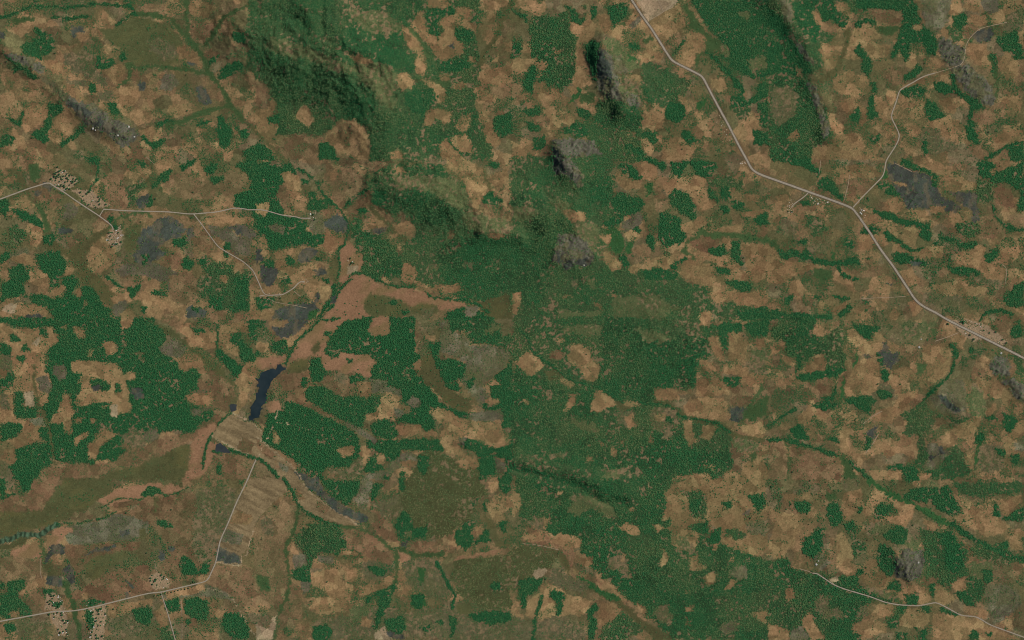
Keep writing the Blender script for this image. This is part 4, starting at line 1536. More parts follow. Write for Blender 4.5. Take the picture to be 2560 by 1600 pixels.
# ------------------------------------------------------------------ materials
def principled(name, base=(.5, .5, .5), rough=1.0, spec=.1):
    m = bpy.data.materials.new(name)
    m.use_nodes = True
    b = m.node_tree.nodes['Principled BSDF']
    b.inputs['Base Color'].default_value = (*base, 1)
    b.inputs['Roughness'].default_value = rough
    b.inputs['Specular IOR Level'].default_value = spec
    return m, m.node_tree.nodes, m.node_tree.links, b

def noisy(name, c1, c2, scale, rough=.95, spec=.1, detail=4):
    m, n, l, b = principled(name, c1, rough, spec)
    geo = n.new('ShaderNodeNewGeometry')
    nz = n.new('ShaderNodeTexNoise'); nz.inputs['Scale'].default_value = scale; nz.inputs['Detail'].default_value = detail
    rp_ = n.new('ShaderNodeValToRGB')
    rp_.color_ramp.elements[0].position = .3; rp_.color_ramp.elements[1].position = .7
    rp_.color_ramp.elements[0].color = (*c1, 1); rp_.color_ramp.elements[1].color = (*c2, 1)
    l.new(geo.outputs['Position'], nz.inputs['Vector'])
    l.new(nz.outputs['Fac'], rp_.inputs['Fac'])
    l.new(rp_.outputs['Color'], b.inputs['Base Color'])
    return m

mat_land, n, l, b = principled('land_cover', rough=1.0, spec=.0)
at = n.new('ShaderNodeAttribute'); at.attribute_name = 'cover'
geo = n.new('ShaderNodeNewGeometry')
nz1 = n.new('ShaderNodeTexNoise'); nz1.inputs['Scale'].default_value = 1 / 16.0; nz1.inputs['Detail'].default_value = 5; nz1.inputs['Roughness'].default_value = .65
mr = n.new('ShaderNodeMapRange'); mr.inputs['From Min'].default_value = .3; mr.inputs['From Max'].default_value = .7
mr.inputs['To Min'].default_value = .74; mr.inputs['To Max'].default_value = 1.26
mx = n.new('ShaderNodeMix'); mx.data_type = 'RGBA'; mx.blend_type = 'MULTIPLY'; mx.inputs['Factor'].default_value = 1
l.new(geo.outputs['Position'], nz1.inputs['Vector'])
l.new(nz1.outputs['Fac'], mr.inputs['Value'])
l.new(at.outputs['Color'], mx.inputs['A'])
l.new(mr.outputs['Result'], mx.inputs['B'])
l.new(mx.outputs['Result'], b.inputs['Base Color'])

mat_leaf, n, l, b = principled('leaves', rough=.9, spec=.05)
oi = n.new('ShaderNodeObjectInfo')
ta = n.new('ShaderNodeAttribute'); ta.attribute_type = 'INSTANCER'; ta.attribute_name = 'tone'
dk = n.new('ShaderNodeValToRGB'); dk.color_ramp.elements[0].color = (.018, .092, .033, 1); dk.color_ramp.elements[1].color = (.027, .112, .039, 1)
ol = n.new('ShaderNodeValToRGB'); ol.color_ramp.elements[0].color = (.060, .112, .040, 1); ol.color_ramp.elements[1].color = (.150, .150, .062, 1)
mm = n.new('ShaderNodeMix'); mm.data_type = 'RGBA'
ad = n.new('ShaderNodeMath'); ad.operation = 'MULTIPLY_ADD'; ad.inputs[1].default_value = .5; ad.use_clamp = True
sb = n.new('ShaderNodeMath'); sb.operation = 'SUBTRACT'; sb.inputs[1].default_value = .25
l.new(oi.outputs['Random'], dk.inputs['Fac']); l.new(oi.outputs['Random'], ol.inputs['Fac'])
l.new(ta.outputs['Fac'], sb.inputs[0])
l.new(oi.outputs['Random'], ad.inputs[0]); l.new(sb.outputs[0], ad.inputs[2])
l.new(ad.outputs[0], mm.inputs['Factor']); l.new(dk.outputs['Color'], mm.inputs['A']); l.new(ol.outputs['Color'], mm.inputs['B'])
l.new(mm.outputs['Result'], b.inputs['Base Color'])

mat_bark = noisy('bark', (.07, .05, .035), (.13, .10, .07), .8)
mat_crown = noisy('single_tree_leaves', (.014, .062, .024), (.040, .105, .040), .25)
mat_gravel = noisy('grey_gravel', (.235, .198, .145), (.325, .282, .212), 1 / 18.0)
mat_track = noisy('sandy_track', (.24, .18, .115), (.31, .235, .155), 1 / 15.0)
mat_verge = noisy('dark_verge', (.085, .070, .048), (.13, .10, .070), 1 / 20.0)
mat_water = noisy('dark_water', (.010, .020, .023), (.022, .034, .036), 1 / 140.0, rough=.08, spec=.5)
mat_pool = noisy('silty_water', (.028, .034, .035), (.042, .048, .046), 1 / 60.0, rough=.1, spec=.5)
mat_wall = noisy('mud_wall', (.22, .15, .10), (.30, .21, .14), .5)
mat_roofs = [noisy('thatch', (.34, .26, .16), (.46, .37, .25), .3), noisy('weathered_thatch', (.22, .165, .11), (.32, .25, .17), .3),
             noisy('tin_roof', (.55, .52, .46), (.68, .66, .60), .2, rough=.5, spec=.3), noisy('clay_thatch', (.30, .19, .12), (.40, .27, .17), .3)]

# ------------------------------------------------------------------ ground: one sheet, cut along the patch outlines
NXP, NYP = len(gxp), len(gyp)
colp = np.pad(col, ((PADC, PADC), (PADC, PADC), (0, 0)), mode='reflect')
clsp = np.pad(cls, PADC, mode='reflect')
pidp = np.pad(pid, PADC, mode='constant', constant_values=-1)
WX, WY = wxy(PXX, PYY)
VERT = np.stack([WX, WY, HZ], -1).reshape(-1, 3)
dzx = np.gradient(HZ, STEP * M, axis=1); dzy = -np.gradient(HZ, STEP * M, axis=0)
NRM = np.stack([-dzx, -dzy, np.ones_like(HZ)], -1)
NRM /= np.linalg.norm(NRM, axis=-1, keepdims=True)
NRM = NRM.reshape(-1, 3)
VCOL = np.concatenate([colp.reshape(-1, 3), np.ones((NXP * NYP, 1))], 1)
IDX = np.arange(NXP * NYP).reshape(NYP, NXP)
QUADS = np.stack([IDX[1:, :-1], IDX[1:, 1:], IDX[:-1, 1:], IDX[:-1, :-1]], -1).reshape(-1, 4)
NAMES = dict(T='tilled_field', t='brown_field', p='pale_field', y='paddy_field', o='olive_grassland', g='grass_valley', v='green_grassland',
             k='burnt_or_painted_shade', r='rock_outcrop', h='stony_slope', G='fallow_field', R='red_floodplain', b='village_ground', d='marsh', c='river_braids')  # k is burnt ground, and also paints the shaded sides of rock hills dark
# a cell belongs to the patch of its upper-left corner
cid = pidp[:-1, :-1].copy()
ok = np.array([f[0] in NAMES for f in feats] + [False])
cid[~ok[cid]] = -1
cnt = np.bincount(cid[cid >= 0], minlength=len(feats))
cid[(cid >= 0) & (cnt[cid] < 25)] = -1
flat = cid.reshape(-1)

def quad_obj(name, quads, parent=None):
    used, inv = np.unique(quads, return_inverse=True)
    inv = inv.reshape(-1, 4)
    me = bpy.data.meshes.new(name)
    me.vertices.add(len(used)); me.loops.add(inv.size); me.polygons.add(len(inv))
    me.vertices.foreach_set('co', VERT[used].astype(np.float32).ravel())
    me.loops.foreach_set('vertex_index', inv.astype(np.int32).ravel())
    me.polygons.foreach_set('loop_start', (np.arange(len(inv)) * 4).astype(np.int32))
    me.update(calc_edges=True)
    a = me.attributes.new('cover', 'FLOAT_COLOR', 'POINT')
    a.data.foreach_set('color', VCOL[used].astype(np.float32).ravel())
    me.polygons.foreach_set('use_smooth', np.ones(len(inv), bool))
    me.normals_split_custom_set_from_vertices(NRM[used].astype(np.float32))
    me.materials.append(mat_land)
    o = bpy.data.objects.new(name, me)
    C.objects.link(o)
    if parent:
        o.parent = parent
    return o

ground = quad_obj('ground', QUADS[flat == -1])
ground['kind'] = 'structure'
order = np.argsort(flat, kind='stable')
srt = flat[order]
for i in np.unique(srt[srt >= 0]):
    lo, hi = np.searchsorted(srt, i), np.searchsorted(srt, i, side='right')
    quad_obj(NAMES[feats[i][0]], QUADS[order[lo:hi]], ground)

# the plain goes on beyond the mapped sheet
far = bpy.data.meshes.new('far_ground')
x0, x1 = VERT[:, 0].min(), VERT[:, 0].max(); y0, y1 = VERT[:, 1].min(), VERT[:, 1].max()
Rf = 150000.0
far.from_pydata([(x0, y0, 0), (x1, y0, 0), (x1, y1, 0), (x0, y1, 0), (-Rf, -Rf, 0), (Rf, -Rf, 0), (Rf, Rf, 0), (-Rf, Rf, 0)], [],
                [(4, 5, 1, 0), (5, 6, 2, 1), (6, 7, 3, 2), (7, 4, 0, 3)])
far.materials.append(noisy('far_plain', (.06, .085, .04), (.19, .125, .068), 1 / 420.0, detail=8))
fo = bpy.data.objects.new('far_ground', far)
fo['kind'] = 'structure'
C.objects.link(fo)

# ------------------------------------------------------------------ roads
def tl(s, pts):
    return [(s[0] * 640 + x * U, s[1] * 400 + y * U) for x, y in pts]
MAIN = tl((2, 0), [(110, -5), (121, 12), (131, 26), (140, 40), (148, 53), (152, 58), (160, 62), (170, 67), (178, 71), (181, 74), (186, 84), (194, 99), (205, 119), (214, 137)]) + \
       tl((2, 1), [(222, 0), (226, 8), (231, 12), (238, 15)]) + \
       tl((3, 1), [(0, 16.3), (38, 30), (66, 40), (76, 44), (80, 46), (84, 51), (96, 68), (106, 84), (118, 100), (130, 118), (137, 129), (142, 135), (148, 139), (160, 145)]) + \
       tl((3, 2), [(168, -1), (180, 5), (196, 13), (214, 22), (230, 30), (246, 38)])
MINOR = [
    ('pale grey side road running north from the highway junction to the stony slope',
     tl((3, 1), [(80, 45), (90, 34), (102, 22), (108, 16), (110, 11), (111, 4)]) + tl((3, 0), [(112, 151), (120, 139), (124, 131), (124, 126), (120, 118), (116, 110), (119, 102), (122, 94), (124, 85), (135, 79), (147, 72), (158, 69)]), 3.6),
    ('', tl((3, 1), [(39, 30), (34, 35), (28, 39), (24, 42), (22, 45)]), 3.2),
    ('', tl((0, 1), [(-5, 38.6), (0, 37), (24, 28), (46, 21), (50, 24), (60, 30), (74, 40), (94, 53), (106, 62), (107, 66)]), 3.8),
    ('', tl((0, 1), [(94, 53), (98, 46.5)]), 3.0),
    ('', tl((0, 1), [(98, 46.5), (120, 48), (160, 49), (178, 51), (184, 51), (206, 49), (222, 45), (236, 47)]) + tl((1, 1), [(0, 47), (6, 47), (14, 49), (24, 52), (40, 54), (41, 55), (52, 55)]), 3.4),
    ('', tl((0, 1), [(183, 51), (190, 60), (206, 82), (216, 88), (230, 96), (239, 104)]) + tl((1, 1), [(0, 110), (8, 128), (22, 127.5), (26, 127), (36, 121), (41, 115), (46, 115)]), 3.2),
    ('', tl((1, 1), [(3, 128.6), (8, 128)]), 3.0),
    ('', tl((0, 3), [(-5, 134.5), (0, 133.5), (52, 124), (66, 124), (80, 122), (140, 107), (152, 106), (196, 95.5), (204, 78), (208, 57), (215, 42), (224, 20)]) + tl((0, 2), [(234, 151), (240, 136), (242, 132)]), 4.0),
    ('', tl((0, 3), [(152, 106), (158, 124), (167, 156)]), 3.2),
    ('', tl((3, 3), [(42, 88), (46, 88), (62, 99), (72, 103), (96, 110), (112, 116), (124, 118), (143, 119), (156, 116), (160, 116), (170, 121), (182, 128), (197, 129), (210, 137), (246, 150)]), 3.6),
]
TRACKS = [
    (tl((3, 0), [(158, 69), (178, 63), (184, 60), (186, 50), (187, 42), (192, 34), (200, 27), (212, 24), (226, 21)]), 1.5),
    (tl((0, 1), [(138, -3), (146, 4)]), 1.2),
    (tl((3, 1), [(72, 38), (76, 22), (77, 14)]), 1.3), (tl((3, 1), [(48, 14), (49, 8), (50, 0)]), 1.2),
    (tl((3, 1), [(120, 3), (126, 6), (136, 11)]), 1.3), (tl((3, 1), [(224, 118), (226, 102), (220, 98)]), 1.2),
    (tl((3, 1), [(88, 131), (110, 130), (130, 129)]), 1.2), (tl((3, 2), [(158, 20), (170, 16), (180, 12)]), 1.4),
    (tl((3, 2), [(90, 98), (100, 90), (108, 86)]), 1.4), (tl((3, 2), [(92, 126), (100, 116), (104, 108)]), 1.4),
    (tl((1, 1), [(36, 124), (42, 129)]), 1.4), (tl((1, 1), [(8, 128), (16, 134), (40, 138), (48, 140)]), 1.1),
    (tl((2, 0), [(130, 19), (142, 12), (156, 1)]), 1.4), (tl((2, 0), [(138, 0), (142, 8), (143, 11)]), 1.2),
    (tl((3, 3), [(30, 84), (38, 86), (42, 88)]), 1.6), (tl((2, 3), [(10, 60), (28, 62), (44, 66)]), 1.1),
    (tl((0, 3), [(38, 74), (38, 88), (40, 94)]), 1.2), (tl((0, 3), [(146, 76), (148, 86)]), 1.2), (tl((0, 3), [(171, 112), (172, 128), (172, 150)]), 1.2),
]

def resample(P, d=5.0):
    P = np.array(P, float)
    # round the bends a little, then sample evenly
    for _ in range(2):
        q = [P[0]]
        for a, b in zip(P[:-1], P[1:]):
            L = np.hypot(*(b - a)); t = min(.25, 6 / max(L, 1e-6))
            q += [a + (b - a) * t, b - (b - a) * t]
        q.append(P[-1]); P = np.array(q)
    keep = np.r_[True, np.hypot(*np.diff(P, axis=0).T) > 1e-3]
    P = P[keep]
    s = np.r_[0, np.cumsum(np.hypot(*np.diff(P, axis=0).T))]
    t = np.linspace(0, s[-1], max(2, int(s[-1] / d) + 1))
    return np.stack([np.interp(t, s, P[:, 0]), np.interp(t, s, P[:, 1])], 1)

def ribbon(name, P, off0, off1, mat, lift, parent=None, jit=.0):
    tan = np.gradient(P, axis=0); tan /= np.linalg.norm(tan, axis=1, keepdims=True)
    nr = np.stack([-tan[:, 1], tan[:, 0]], 1)
    jn = (RNG.rand(len(P), 2) - .5) * jit
    mids = [off0 + (off1 - off0) * f for f in (0, .5, 1)]
    vs = []
    for k, o in enumerate(mids):
        oo = o + (jn[:, 0] if k == 0 else jn[:, 1] if k == 2 else 0)
        Q = P + nr * np.asarray(oo).reshape(-1, 1)
        x, y = wxy(Q[:, 0], Q[:, 1])
        vs.append(np.stack([x, y, zat(Q[:, 0], Q[:, 1]) + lift], 1))
    nP = len(P)
    V = np.concatenate(vs)
    F = []
    for k in range(2):
        for i in range(nP - 1):
            F.append((k * nP + i, k * nP + i + 1, (k + 1) * nP + i + 1, (k + 1) * nP + i))
    me = bpy.data.meshes.new(name)
    me.from_pydata(V.tolist(), [], F)
    me.materials.append(mat)
    o = bpy.data.objects.new(name, me)
    C.objects.link(o)
    if parent:
        o.parent = parent
    else:
        o['kind'] = 'structure'
    # faces look up
    if me.polygons[0].normal.z < 0:
        me.flip_normals()
    return o

road_lines = []
Pm = resample(MAIN)
hw = ribbon('main_road', Pm, -2.3, 2.3, mat_gravel, 3.0, jit=.5)
ribbon('verge', Pm, -3.6, -2.3, mat_verge, 2.8, hw, jit=.8)
ribbon('verge', Pm, 2.3, 3.6, mat_verge, 2.8, hw, jit=.8)
road_lines.append((Pm, 6.0))
for q, (lab, P, w) in enumerate(MINOR):
    P = resample(P)
    ribbon('side_road', P, -w * .37, w * .37, mat_gravel, 2.2 + .15 * q, jit=.35)
    road_lines.append((P, w / 2 + 1.5))
for q, (P, w) in enumerate(TRACKS):
    P = resample(P)
    ribbon('track', P, -w / 2, w / 2, mat_track, 1.2 + .05 * q, jit=.5)
    road_lines.append((P, w / 2 + .5))
road_mask = np.zeros((NY, NX), bool)
for P, w in road_lines:
    for p in resample(P, 2.0):
        i, j = p / STEP
        r = int(w / STEP) + 1
        i0, j0 = int(round(i)), int(round(j))
        for jj in range(max(0, j0 - r), min(NY, j0 + r + 1)):
            for ii in range(max(0, i0 - r), min(NX, i0 + r + 1)):
                if (ii - i) ** 2 + (jj - j) ** 2 <= (w / STEP) ** 2:
                    road_mask[jj, ii] = True

# ------------------------------------------------------------------ water
def sheet_obj(name, P, mat, z, amp_):
    q = []
    n_ = len(P)
    for i in range(n_):
        a, b = P[i], P[(i + 1) % n_]
        m_ = max(1, int(np.hypot(*(b - a)) / 2.5))
        for t in range(m_):
            q.append(a + (b - a) * t / m_)
    q = np.array(q)
    q[:, 0] += amp_ * (fbm(q[:, 0], q[:, 1], 9, 501, 2) - .5)
    q[:, 1] += amp_ * (fbm(q[:, 0], q[:, 1], 9, 502, 2) - .5)
    x, y = wxy(q[:, 0], q[:, 1])
    bm = bmesh.new()
    vs = [bm.verts.new((a, b_, z)) for a, b_ in zip(x, y)]
    es = [bm.edges.new((vs[i], vs[(i + 1) % len(vs)])) for i in range(len(vs))]
    bmesh.ops.triangle_fill(bm, edges=es, use_beauty=True)
    bmesh.ops.recalc_face_normals(bm, faces=bm.faces)
    for f in bm.faces:
        if f.normal.z < 0:
            f.normal_flip()
    me = bpy.data.meshes.new(name); bm.to_mesh(me); bm.free()
    me.materials.append(mat)
    o = bpy.data.objects.new(name, me); C.objects.link(o)
    o['kind'] = 'structure'
    return o
sheet_obj('pond', POND, mat_water, 1.0, 17)
for P in (POOL_A, POOL_B):
    cx, cy = P.mean(0)
    sheet_obj('pool', P, mat_pool, float(zat(P[:, 0], P[:, 1]).max()) + 1.5, 5)
pond_mask = inside(GX, GY, POND)
for P in (POOL_A, POOL_B):
    pond_mask |= inside(GX, GY, P)

# ------------------------------------------------------------------ woods: crowns instanced on scattered points
def node(nt, t, **kw):
    nd = nt.nodes.new(t)
    for a, v in kw.items():
        setattr(nd, a, v)
    return nd
ng = bpy.data.node_groups.new('wood_trees', 'GeometryNodeTree')
ng.interface.new_socket('Geometry', in_out='INPUT', socket_type='NodeSocketGeometry')
ng.interface.new_socket('Geometry', in_out='OUTPUT', socket_type='NodeSocketGeometry')
gi, go = node(ng, 'NodeGroupInput'), node(ng, 'NodeGroupOutput')
L = ng.links
ico = node(ng, 'GeometryNodeMeshIcoSphere'); ico.inputs['Radius'].default_value = 1; ico.inputs['Subdivisions'].default_value = 2
npos = node(ng, 'GeometryNodeInputPosition')
nzn = node(ng, 'ShaderNodeTexNoise'); nzn.inputs['Scale'].default_value = 1.4
sub = node(ng, 'ShaderNodeVectorMath', operation='SUBTRACT'); sub.inputs[1].default_value = (.5, .5, .5)
mul = node(ng, 'ShaderNodeVectorMath', operation='MULTIPLY'); mul.inputs[1].default_value = (1.3, 1.3, 1.0)
sp = node(ng, 'GeometryNodeSetPosition')
tf = node(ng, 'GeometryNodeTransform'); tf.inputs['Translation'].default_value = (0, 0, .75); tf.inputs['Scale'].default_value = (1.1, 1.1, .45)
sm = node(ng, 'GeometryNodeSetMaterial'); sm.inputs['Material'].default_value = mat_leaf
cyl = node(ng, 'GeometryNodeMeshCone'); cyl.inputs['Vertices'].default_value = 5
cyl.inputs['Radius Top'].default_value = .07; cyl.inputs['Radius Bottom'].default_value = .13; cyl.inputs['Depth'].default_value = .7
sm2 = node(ng, 'GeometryNodeSetMaterial'); sm2.inputs['Material'].default_value = mat_bark
jn = node(ng, 'GeometryNodeJoinGeometry')
iop = node(ng, 'GeometryNodeInstanceOnPoints')
na = node(ng, 'GeometryNodeInputNamedAttribute', data_type='FLOAT'); na.inputs['Name'].default_value = 'scl'
nr_ = node(ng, 'GeometryNodeInputNamedAttribute', data_type='FLOAT'); nr_.inputs['Name'].default_value = 'turn'
cx_ = node(ng, 'ShaderNodeCombineXYZ')
L.new(npos.outputs[0], nzn.inputs['Vector']); L.new(nzn.outputs['Color'], sub.inputs[0]); L.new(sub.outputs[0], mul.inputs[0])
L.new(ico.outputs['Mesh'], sp.inputs['Geometry']); L.new(mul.outputs[0], sp.inputs['Offset'])
L.new(sp.outputs[0], tf.inputs['Geometry']); L.new(tf.outputs[0], sm.inputs['Geometry'])
L.new(cyl.outputs['Mesh'], sm2.inputs['Geometry'])
L.new(sm2.outputs[0], jn.inputs[0]); L.new(sm.outputs[0], jn.inputs[0])
L.new(gi.outputs[0], iop.inputs['Points']); L.new(jn.outputs[0], iop.inputs['Instance'])
L.new(na.outputs['Attribute'], iop.inputs['Scale'])
L.new(nr_.outputs['Attribute'], cx_.inputs['Z']); L.new(cx_.outputs[0], iop.inputs['Rotation'])
L.new(iop.outputs[0], go.inputs[0])

SP = 1.75
tx, ty = np.meshgrid(np.arange(-PADC * STEP + 5, W_PX + PADC * STEP - 5, SP), np.arange(-PADC * STEP + 5, H_PX + PADC * STEP - 5, SP))
tx = (tx + (RNG.rand(*tx.shape) - .5) * SP * 1.9).ravel(); ty = (ty + (RNG.rand(*ty.shape) - .5) * SP * 1.9).ravel()
ii = np.clip(np.round((tx - gxp[0]) / STEP).astype(int), 0, NXP - 1); jj = np.clip(np.round((ty - gyp[0]) / STEP).astype(int), 0, NYP - 1)
tc = clsp[jj, ii]
den = np.array([TREES[c] for c in LETTERS])[tc]
clump = fbm(tx, ty, 26, 601, 4)
wide = fbm(tx, ty, 150, 611, 2)
cB = sstep(clump + .35 * (wide - .5), .55, .66)
pep = np.pad(np.minimum(pedge, pedge2 + 1.2), PADC, mode='reflect')[jj, ii]
hedge = (pep < 2.2) * sstep(fbm(tx, ty, 60, 631, 3), .50, .60)
den = np.where(tc == 0, .015 + .55 * np.maximum(cB, .8 * hedge), den)
den = np.where(np.isin(tc, [LETTERS.index(c) for c in 'Tt']), den + .22 * hedge, den)
den = np.where(np.isin(tc, [LETTERS.index(c) for c in 'TthGo']), den + .30 * sstep(clump, .64, .74), den)
cW = sstep(clump, .36, .60)
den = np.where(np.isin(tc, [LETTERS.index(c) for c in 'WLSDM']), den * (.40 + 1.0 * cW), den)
# wood edges thin out into scrub
fm = np.isin(clsp, [LETTERS.index(c) for c in 'FMW']).astype(float)
for _ in range(14):
    fm = soft(fm, .85)
fmt = fm[jj, ii]
open_ = np.isin(tc, [LETTERS.index(c) for c in 'BTthGS'])
den = np.where(open_, den + .75 * sstep(fmt + .5 * (clump - .5), .10, .50) * .55, den)
den = np.where(tc == 1, den * (.55 + .45 * sstep(fmt, .45, .80)), den)
rmp = np.pad(road_mask | pond_mask, PADC, mode='constant')
gapp = np.pad(gap, PADC, mode='reflect')
keep = (RNG.rand(len(tx)) < den * (1 - .92 * gapp[jj, ii])) & ~rmp[jj, ii]
tx, ty, tc, ii, jj, cB = tx[keep], ty[keep], tc[keep], ii[keep], jj[keep], cB[keep]
tp = pidp[jj, ii]
tz = zat(tx, ty)
X, Y = wxy(tx, ty)
scl = 3.2 + 4.8 * RNG.rand(len(tx)) ** 2.6
scl = np.where(np.isin(tc, [LETTERS.index(c) for c in 'SLD']), scl * .78, scl)
scl = np.where(np.isin(tc, [LETTERS.index(c) for c in 'BTthG']), scl * .82, scl)
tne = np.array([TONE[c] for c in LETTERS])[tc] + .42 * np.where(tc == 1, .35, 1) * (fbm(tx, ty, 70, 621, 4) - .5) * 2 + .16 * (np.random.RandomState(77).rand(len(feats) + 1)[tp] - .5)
pts = np.stack([X, Y, tz - .3], 1)
trn = RNG.rand(len(tx)) * 6.283

def wood_obj(name, sel, label, cat):
    me = bpy.data.meshes.new(name)
    me.vertices.add(int(sel.sum()))
    me.vertices.foreach_set('co', pts[sel].astype(np.float32).ravel())
    for nm, arr in (('scl', scl), ('tone', tne), ('turn', trn)):
        me.attributes.new(nm, 'FLOAT', 'POINT').data.foreach_set('value', arr[sel].astype(np.float32))
    o = bpy.data.objects.new(name, me)
    C.objects.link(o)
    md = o.modifiers.new('trees', 'NODES'); md.node_group = ng
    o['kind'] = 'stuff'; o['label'] = label; o['category'] = cat
    return o
ANCHORS = [
    (770, 40, 'dark forest on the shaded northern face of the ridge at the top edge'),
    (780, 230, 'dark forest on the shaded south slope of the long wooded ridge'),
    (900, 120, 'lighter woodland on the crest between the two ridge faces'),
    (1040, 130, 'dense wood beside the branching tan clearing right of the ridge'),
    (1020, 340, 'broad wood south of the ridge, above the central hill'),
    (1180, 240, 'patchy wood among small tan plots in the top middle'),
    (1070, 520, 'dark wood on the shaded side of the rounded central hill'),
    (1000, 450, 'thin pale scrub wood on the sunny crest of the central hill'),
    (1190, 660, 'large forest below the central hill, north of the red floodplain'),
    (935, 630, 'dark wood filling the corner above the red floodplain bend'),
    (720, 570, 'dark angular wood at the end of the east-west village road'),
    (660, 460, 'dark wood north of the east-west village road'),
    (570, 740, 'broken strips of wood east of the winding side road'),
    (140, 760, 'wood patches at the left edge below the grassy valley'),
    (150, 560, 'scattered thickets along the western road and valley'),
    (250, 1010, 'big solid forest left of the pond with cleared plots inside'),
    (100, 1130, 'dark wood at the left edge north of the marsh'),
    (90, 180, 'green thickets along the dark rocky ridge in the upper left'),
    (400, 330, 'small thickets around the stream forks in the upper left'),
    (560, 90, 'streamside thickets at the foot of the northern ridge'),
    (1380, 140, 'tall rectangular wood left of the steep rock hill'),
    (1560, 300, 'wood at the south foot of the steep rock hill'),
    (1670, 230, 'mottled wood between the steep rock hill and the main road'),
    (1480, 90, 'small wood tucked beside the main road at the top'),
    (1830, 110, 'dense forest right of the main road at the top edge'),
    (1990, 110, 'dark forest strip along the narrow shaded ridge at top right'),
    (2010, 300, 'large wood between the main road and the winding side road'),
    (2080, 40, 'green forest right of the narrow ridge at the top edge'),
    (2270, 110, 'forest left of the grey stony slope at top right'),
    (2240, 220, 'thickets along both sides of the winding side road'),
    (2490, 120, 'dark woods near the top right corner beyond the stony slope'),
    (2500, 420, 'dark wood at the right edge beside the burnt ground'),
    (2260, 620, 'bushy strips in the fields right of the main road junction'),
    (2000, 620, 'bushy stream strip left of the main road, south of the junction'),
    (1720, 480, 'separate dark woods among tan fields left of the main road'),
    (1450, 480, 'wood spreading between the two grey rock domes'),
    (1340, 660, 'deep forest left of the lower grey rock dome'),
    (1580, 700, 'open mottled woodland south of the rock domes'),
    (1610, 880, 'dark square forest on the hill in the right centre'),
    (1840, 760, 'ragged wood edge above the central tan plateau'),
    (2000, 850, 'dark wood on the low hill south of the main road'),
    (2300, 780, 'thickets beside the roadside village on the right'),
    (2330, 1090, 'scrubby wood around the two grey knolls at right'),
    (2150, 990, 'thin bush lines across the tan fields at right'),
    (1440, 1040, 'vast forest sweeping from the centre towards the south'),
    (1650, 1130, 'lighter forest on the gentle slope above the ravine'),
    (1010, 930, 'forest around the olive dambo in the centre'),
    (1220, 840, 'forest on the right of the grey fallow ground'),
    (1110, 900, 'small wood enclosed by the grey fallow ground'),
    (1240, 1010, 'wood at the right end of the large central clearing'),
    (770, 1100, 'large triangular forest right of the paddy fields'),
    (860, 1000, 'rounded forest north of the red gully, right of the pond'),
    (1010, 1120, 'forest strip south of the pale central clearings'),
    (870, 1230, 'forest tip beside the long dark pool'),
    (790, 1380, 'wood south of the river below the paddy fields'),
    (1100, 1290, 'wide dark olive savanna woodland near the bottom middle'),
    (1190, 1460, 'olive savanna woodland at the bottom, right of the stream'),
    (1010, 1540, 'grey-green scrub along the bottom edge in the middle'),
    (1640, 1300, 'large dark forest belt in the lower middle right'),
    (1700, 1500, 'dark forest at the bottom edge, right of the grassy valley'),
    (1370, 1480, 'mixed scrub and wood left of the grassy valley at the bottom'),
    (1880, 1540, 'open forest at the bottom edge left of the south-east road'),
    (2100, 1490, 'dark forest crossed by the south-east road'),
    (2200, 1390, 'dark wood on the left side of the southern grey rock dome'),
    (2370, 1390, 'green wood on the right side of the southern grey rock dome'),
    (2330, 1250, 'dark wood north of the bright green valley at right'),
    (2480, 1380, 'wood along the valley at the right edge'),
    (2080, 1300, 'small woods among tan plots north of the south-east road'),
    (2450, 1530, 'bushy ground in the bottom right corner'),
    (40, 1500, 'wood at the left edge above the southern road'),
    (520, 1320, 'thin grey-green bush left of the straight road'),
    (460, 1410, 'small dark wood at the bend of the southern road'),
    (480, 1530, 'dark wood blocks south of the southern road'),
]
AX = np.array([(a, b_) for a, b_, _ in ANCHORS], float)
iswood = np.array([f[0] in 'FWLSDM' for f in feats] + [False])
cent = np.array([f[2].mean(0) for f in feats])
near_a = np.argmin(np.hypot(cent[:, None, 0] - AX[None, :, 0], cent[:, None, 1] - AX[None, :, 1]), 1)
inframe = (tx > -2) & (tx < W_PX + 2) & (ty > -2) & (ty < H_PX + 2)
wsel = iswood[tp] & (tp >= 0) & inframe
tag_ = np.full(len(tx), -1)
tag_[wsel] = near_a[tp[wsel]]
for a in range(len(ANCHORS)):
    s_ = tag_ == a
    if s_.sum() > 20:
        wood_obj('woodland', s_, ANCHORS[a][2], 'woodland')
    else:
        tag_[s_] = -1
ROWS = ['top', 'upper middle', 'lower middle', 'bottom']
COLS = ['far left', 'left of centre', 'right of centre', 'far right']
rest = tag_ < 0
cc = np.clip((tx // 640).astype(int), 0, 3); rr_ = np.clip((ty // 400).astype(int), 0, 3)
for r in range(4):
    for c in range(4):
        s_ = rest & inframe & (cc == c) & (rr_ == r)
        wood_obj('scattered_bushes', s_, 'loose bushes and shrubs dotted over the open fields, %s rows, %s' % (ROWS[r], COLS[c]), 'bushes')
wood_obj('outer_woodland', rest & ~inframe, 'mixed bush and wood continuing beyond the edges of the view', 'woodland')

# ------------------------------------------------------------------ houses
def mesh_from(name, V, F, mats, midx=None):
    me = bpy.data.meshes.new(name)
    me.from_pydata(V, [], F)
    for m_ in mats:
        me.materials.append(m_)
    if midx:
        me.polygons.foreach_set('material_index', midx)
    me.update()
    return me

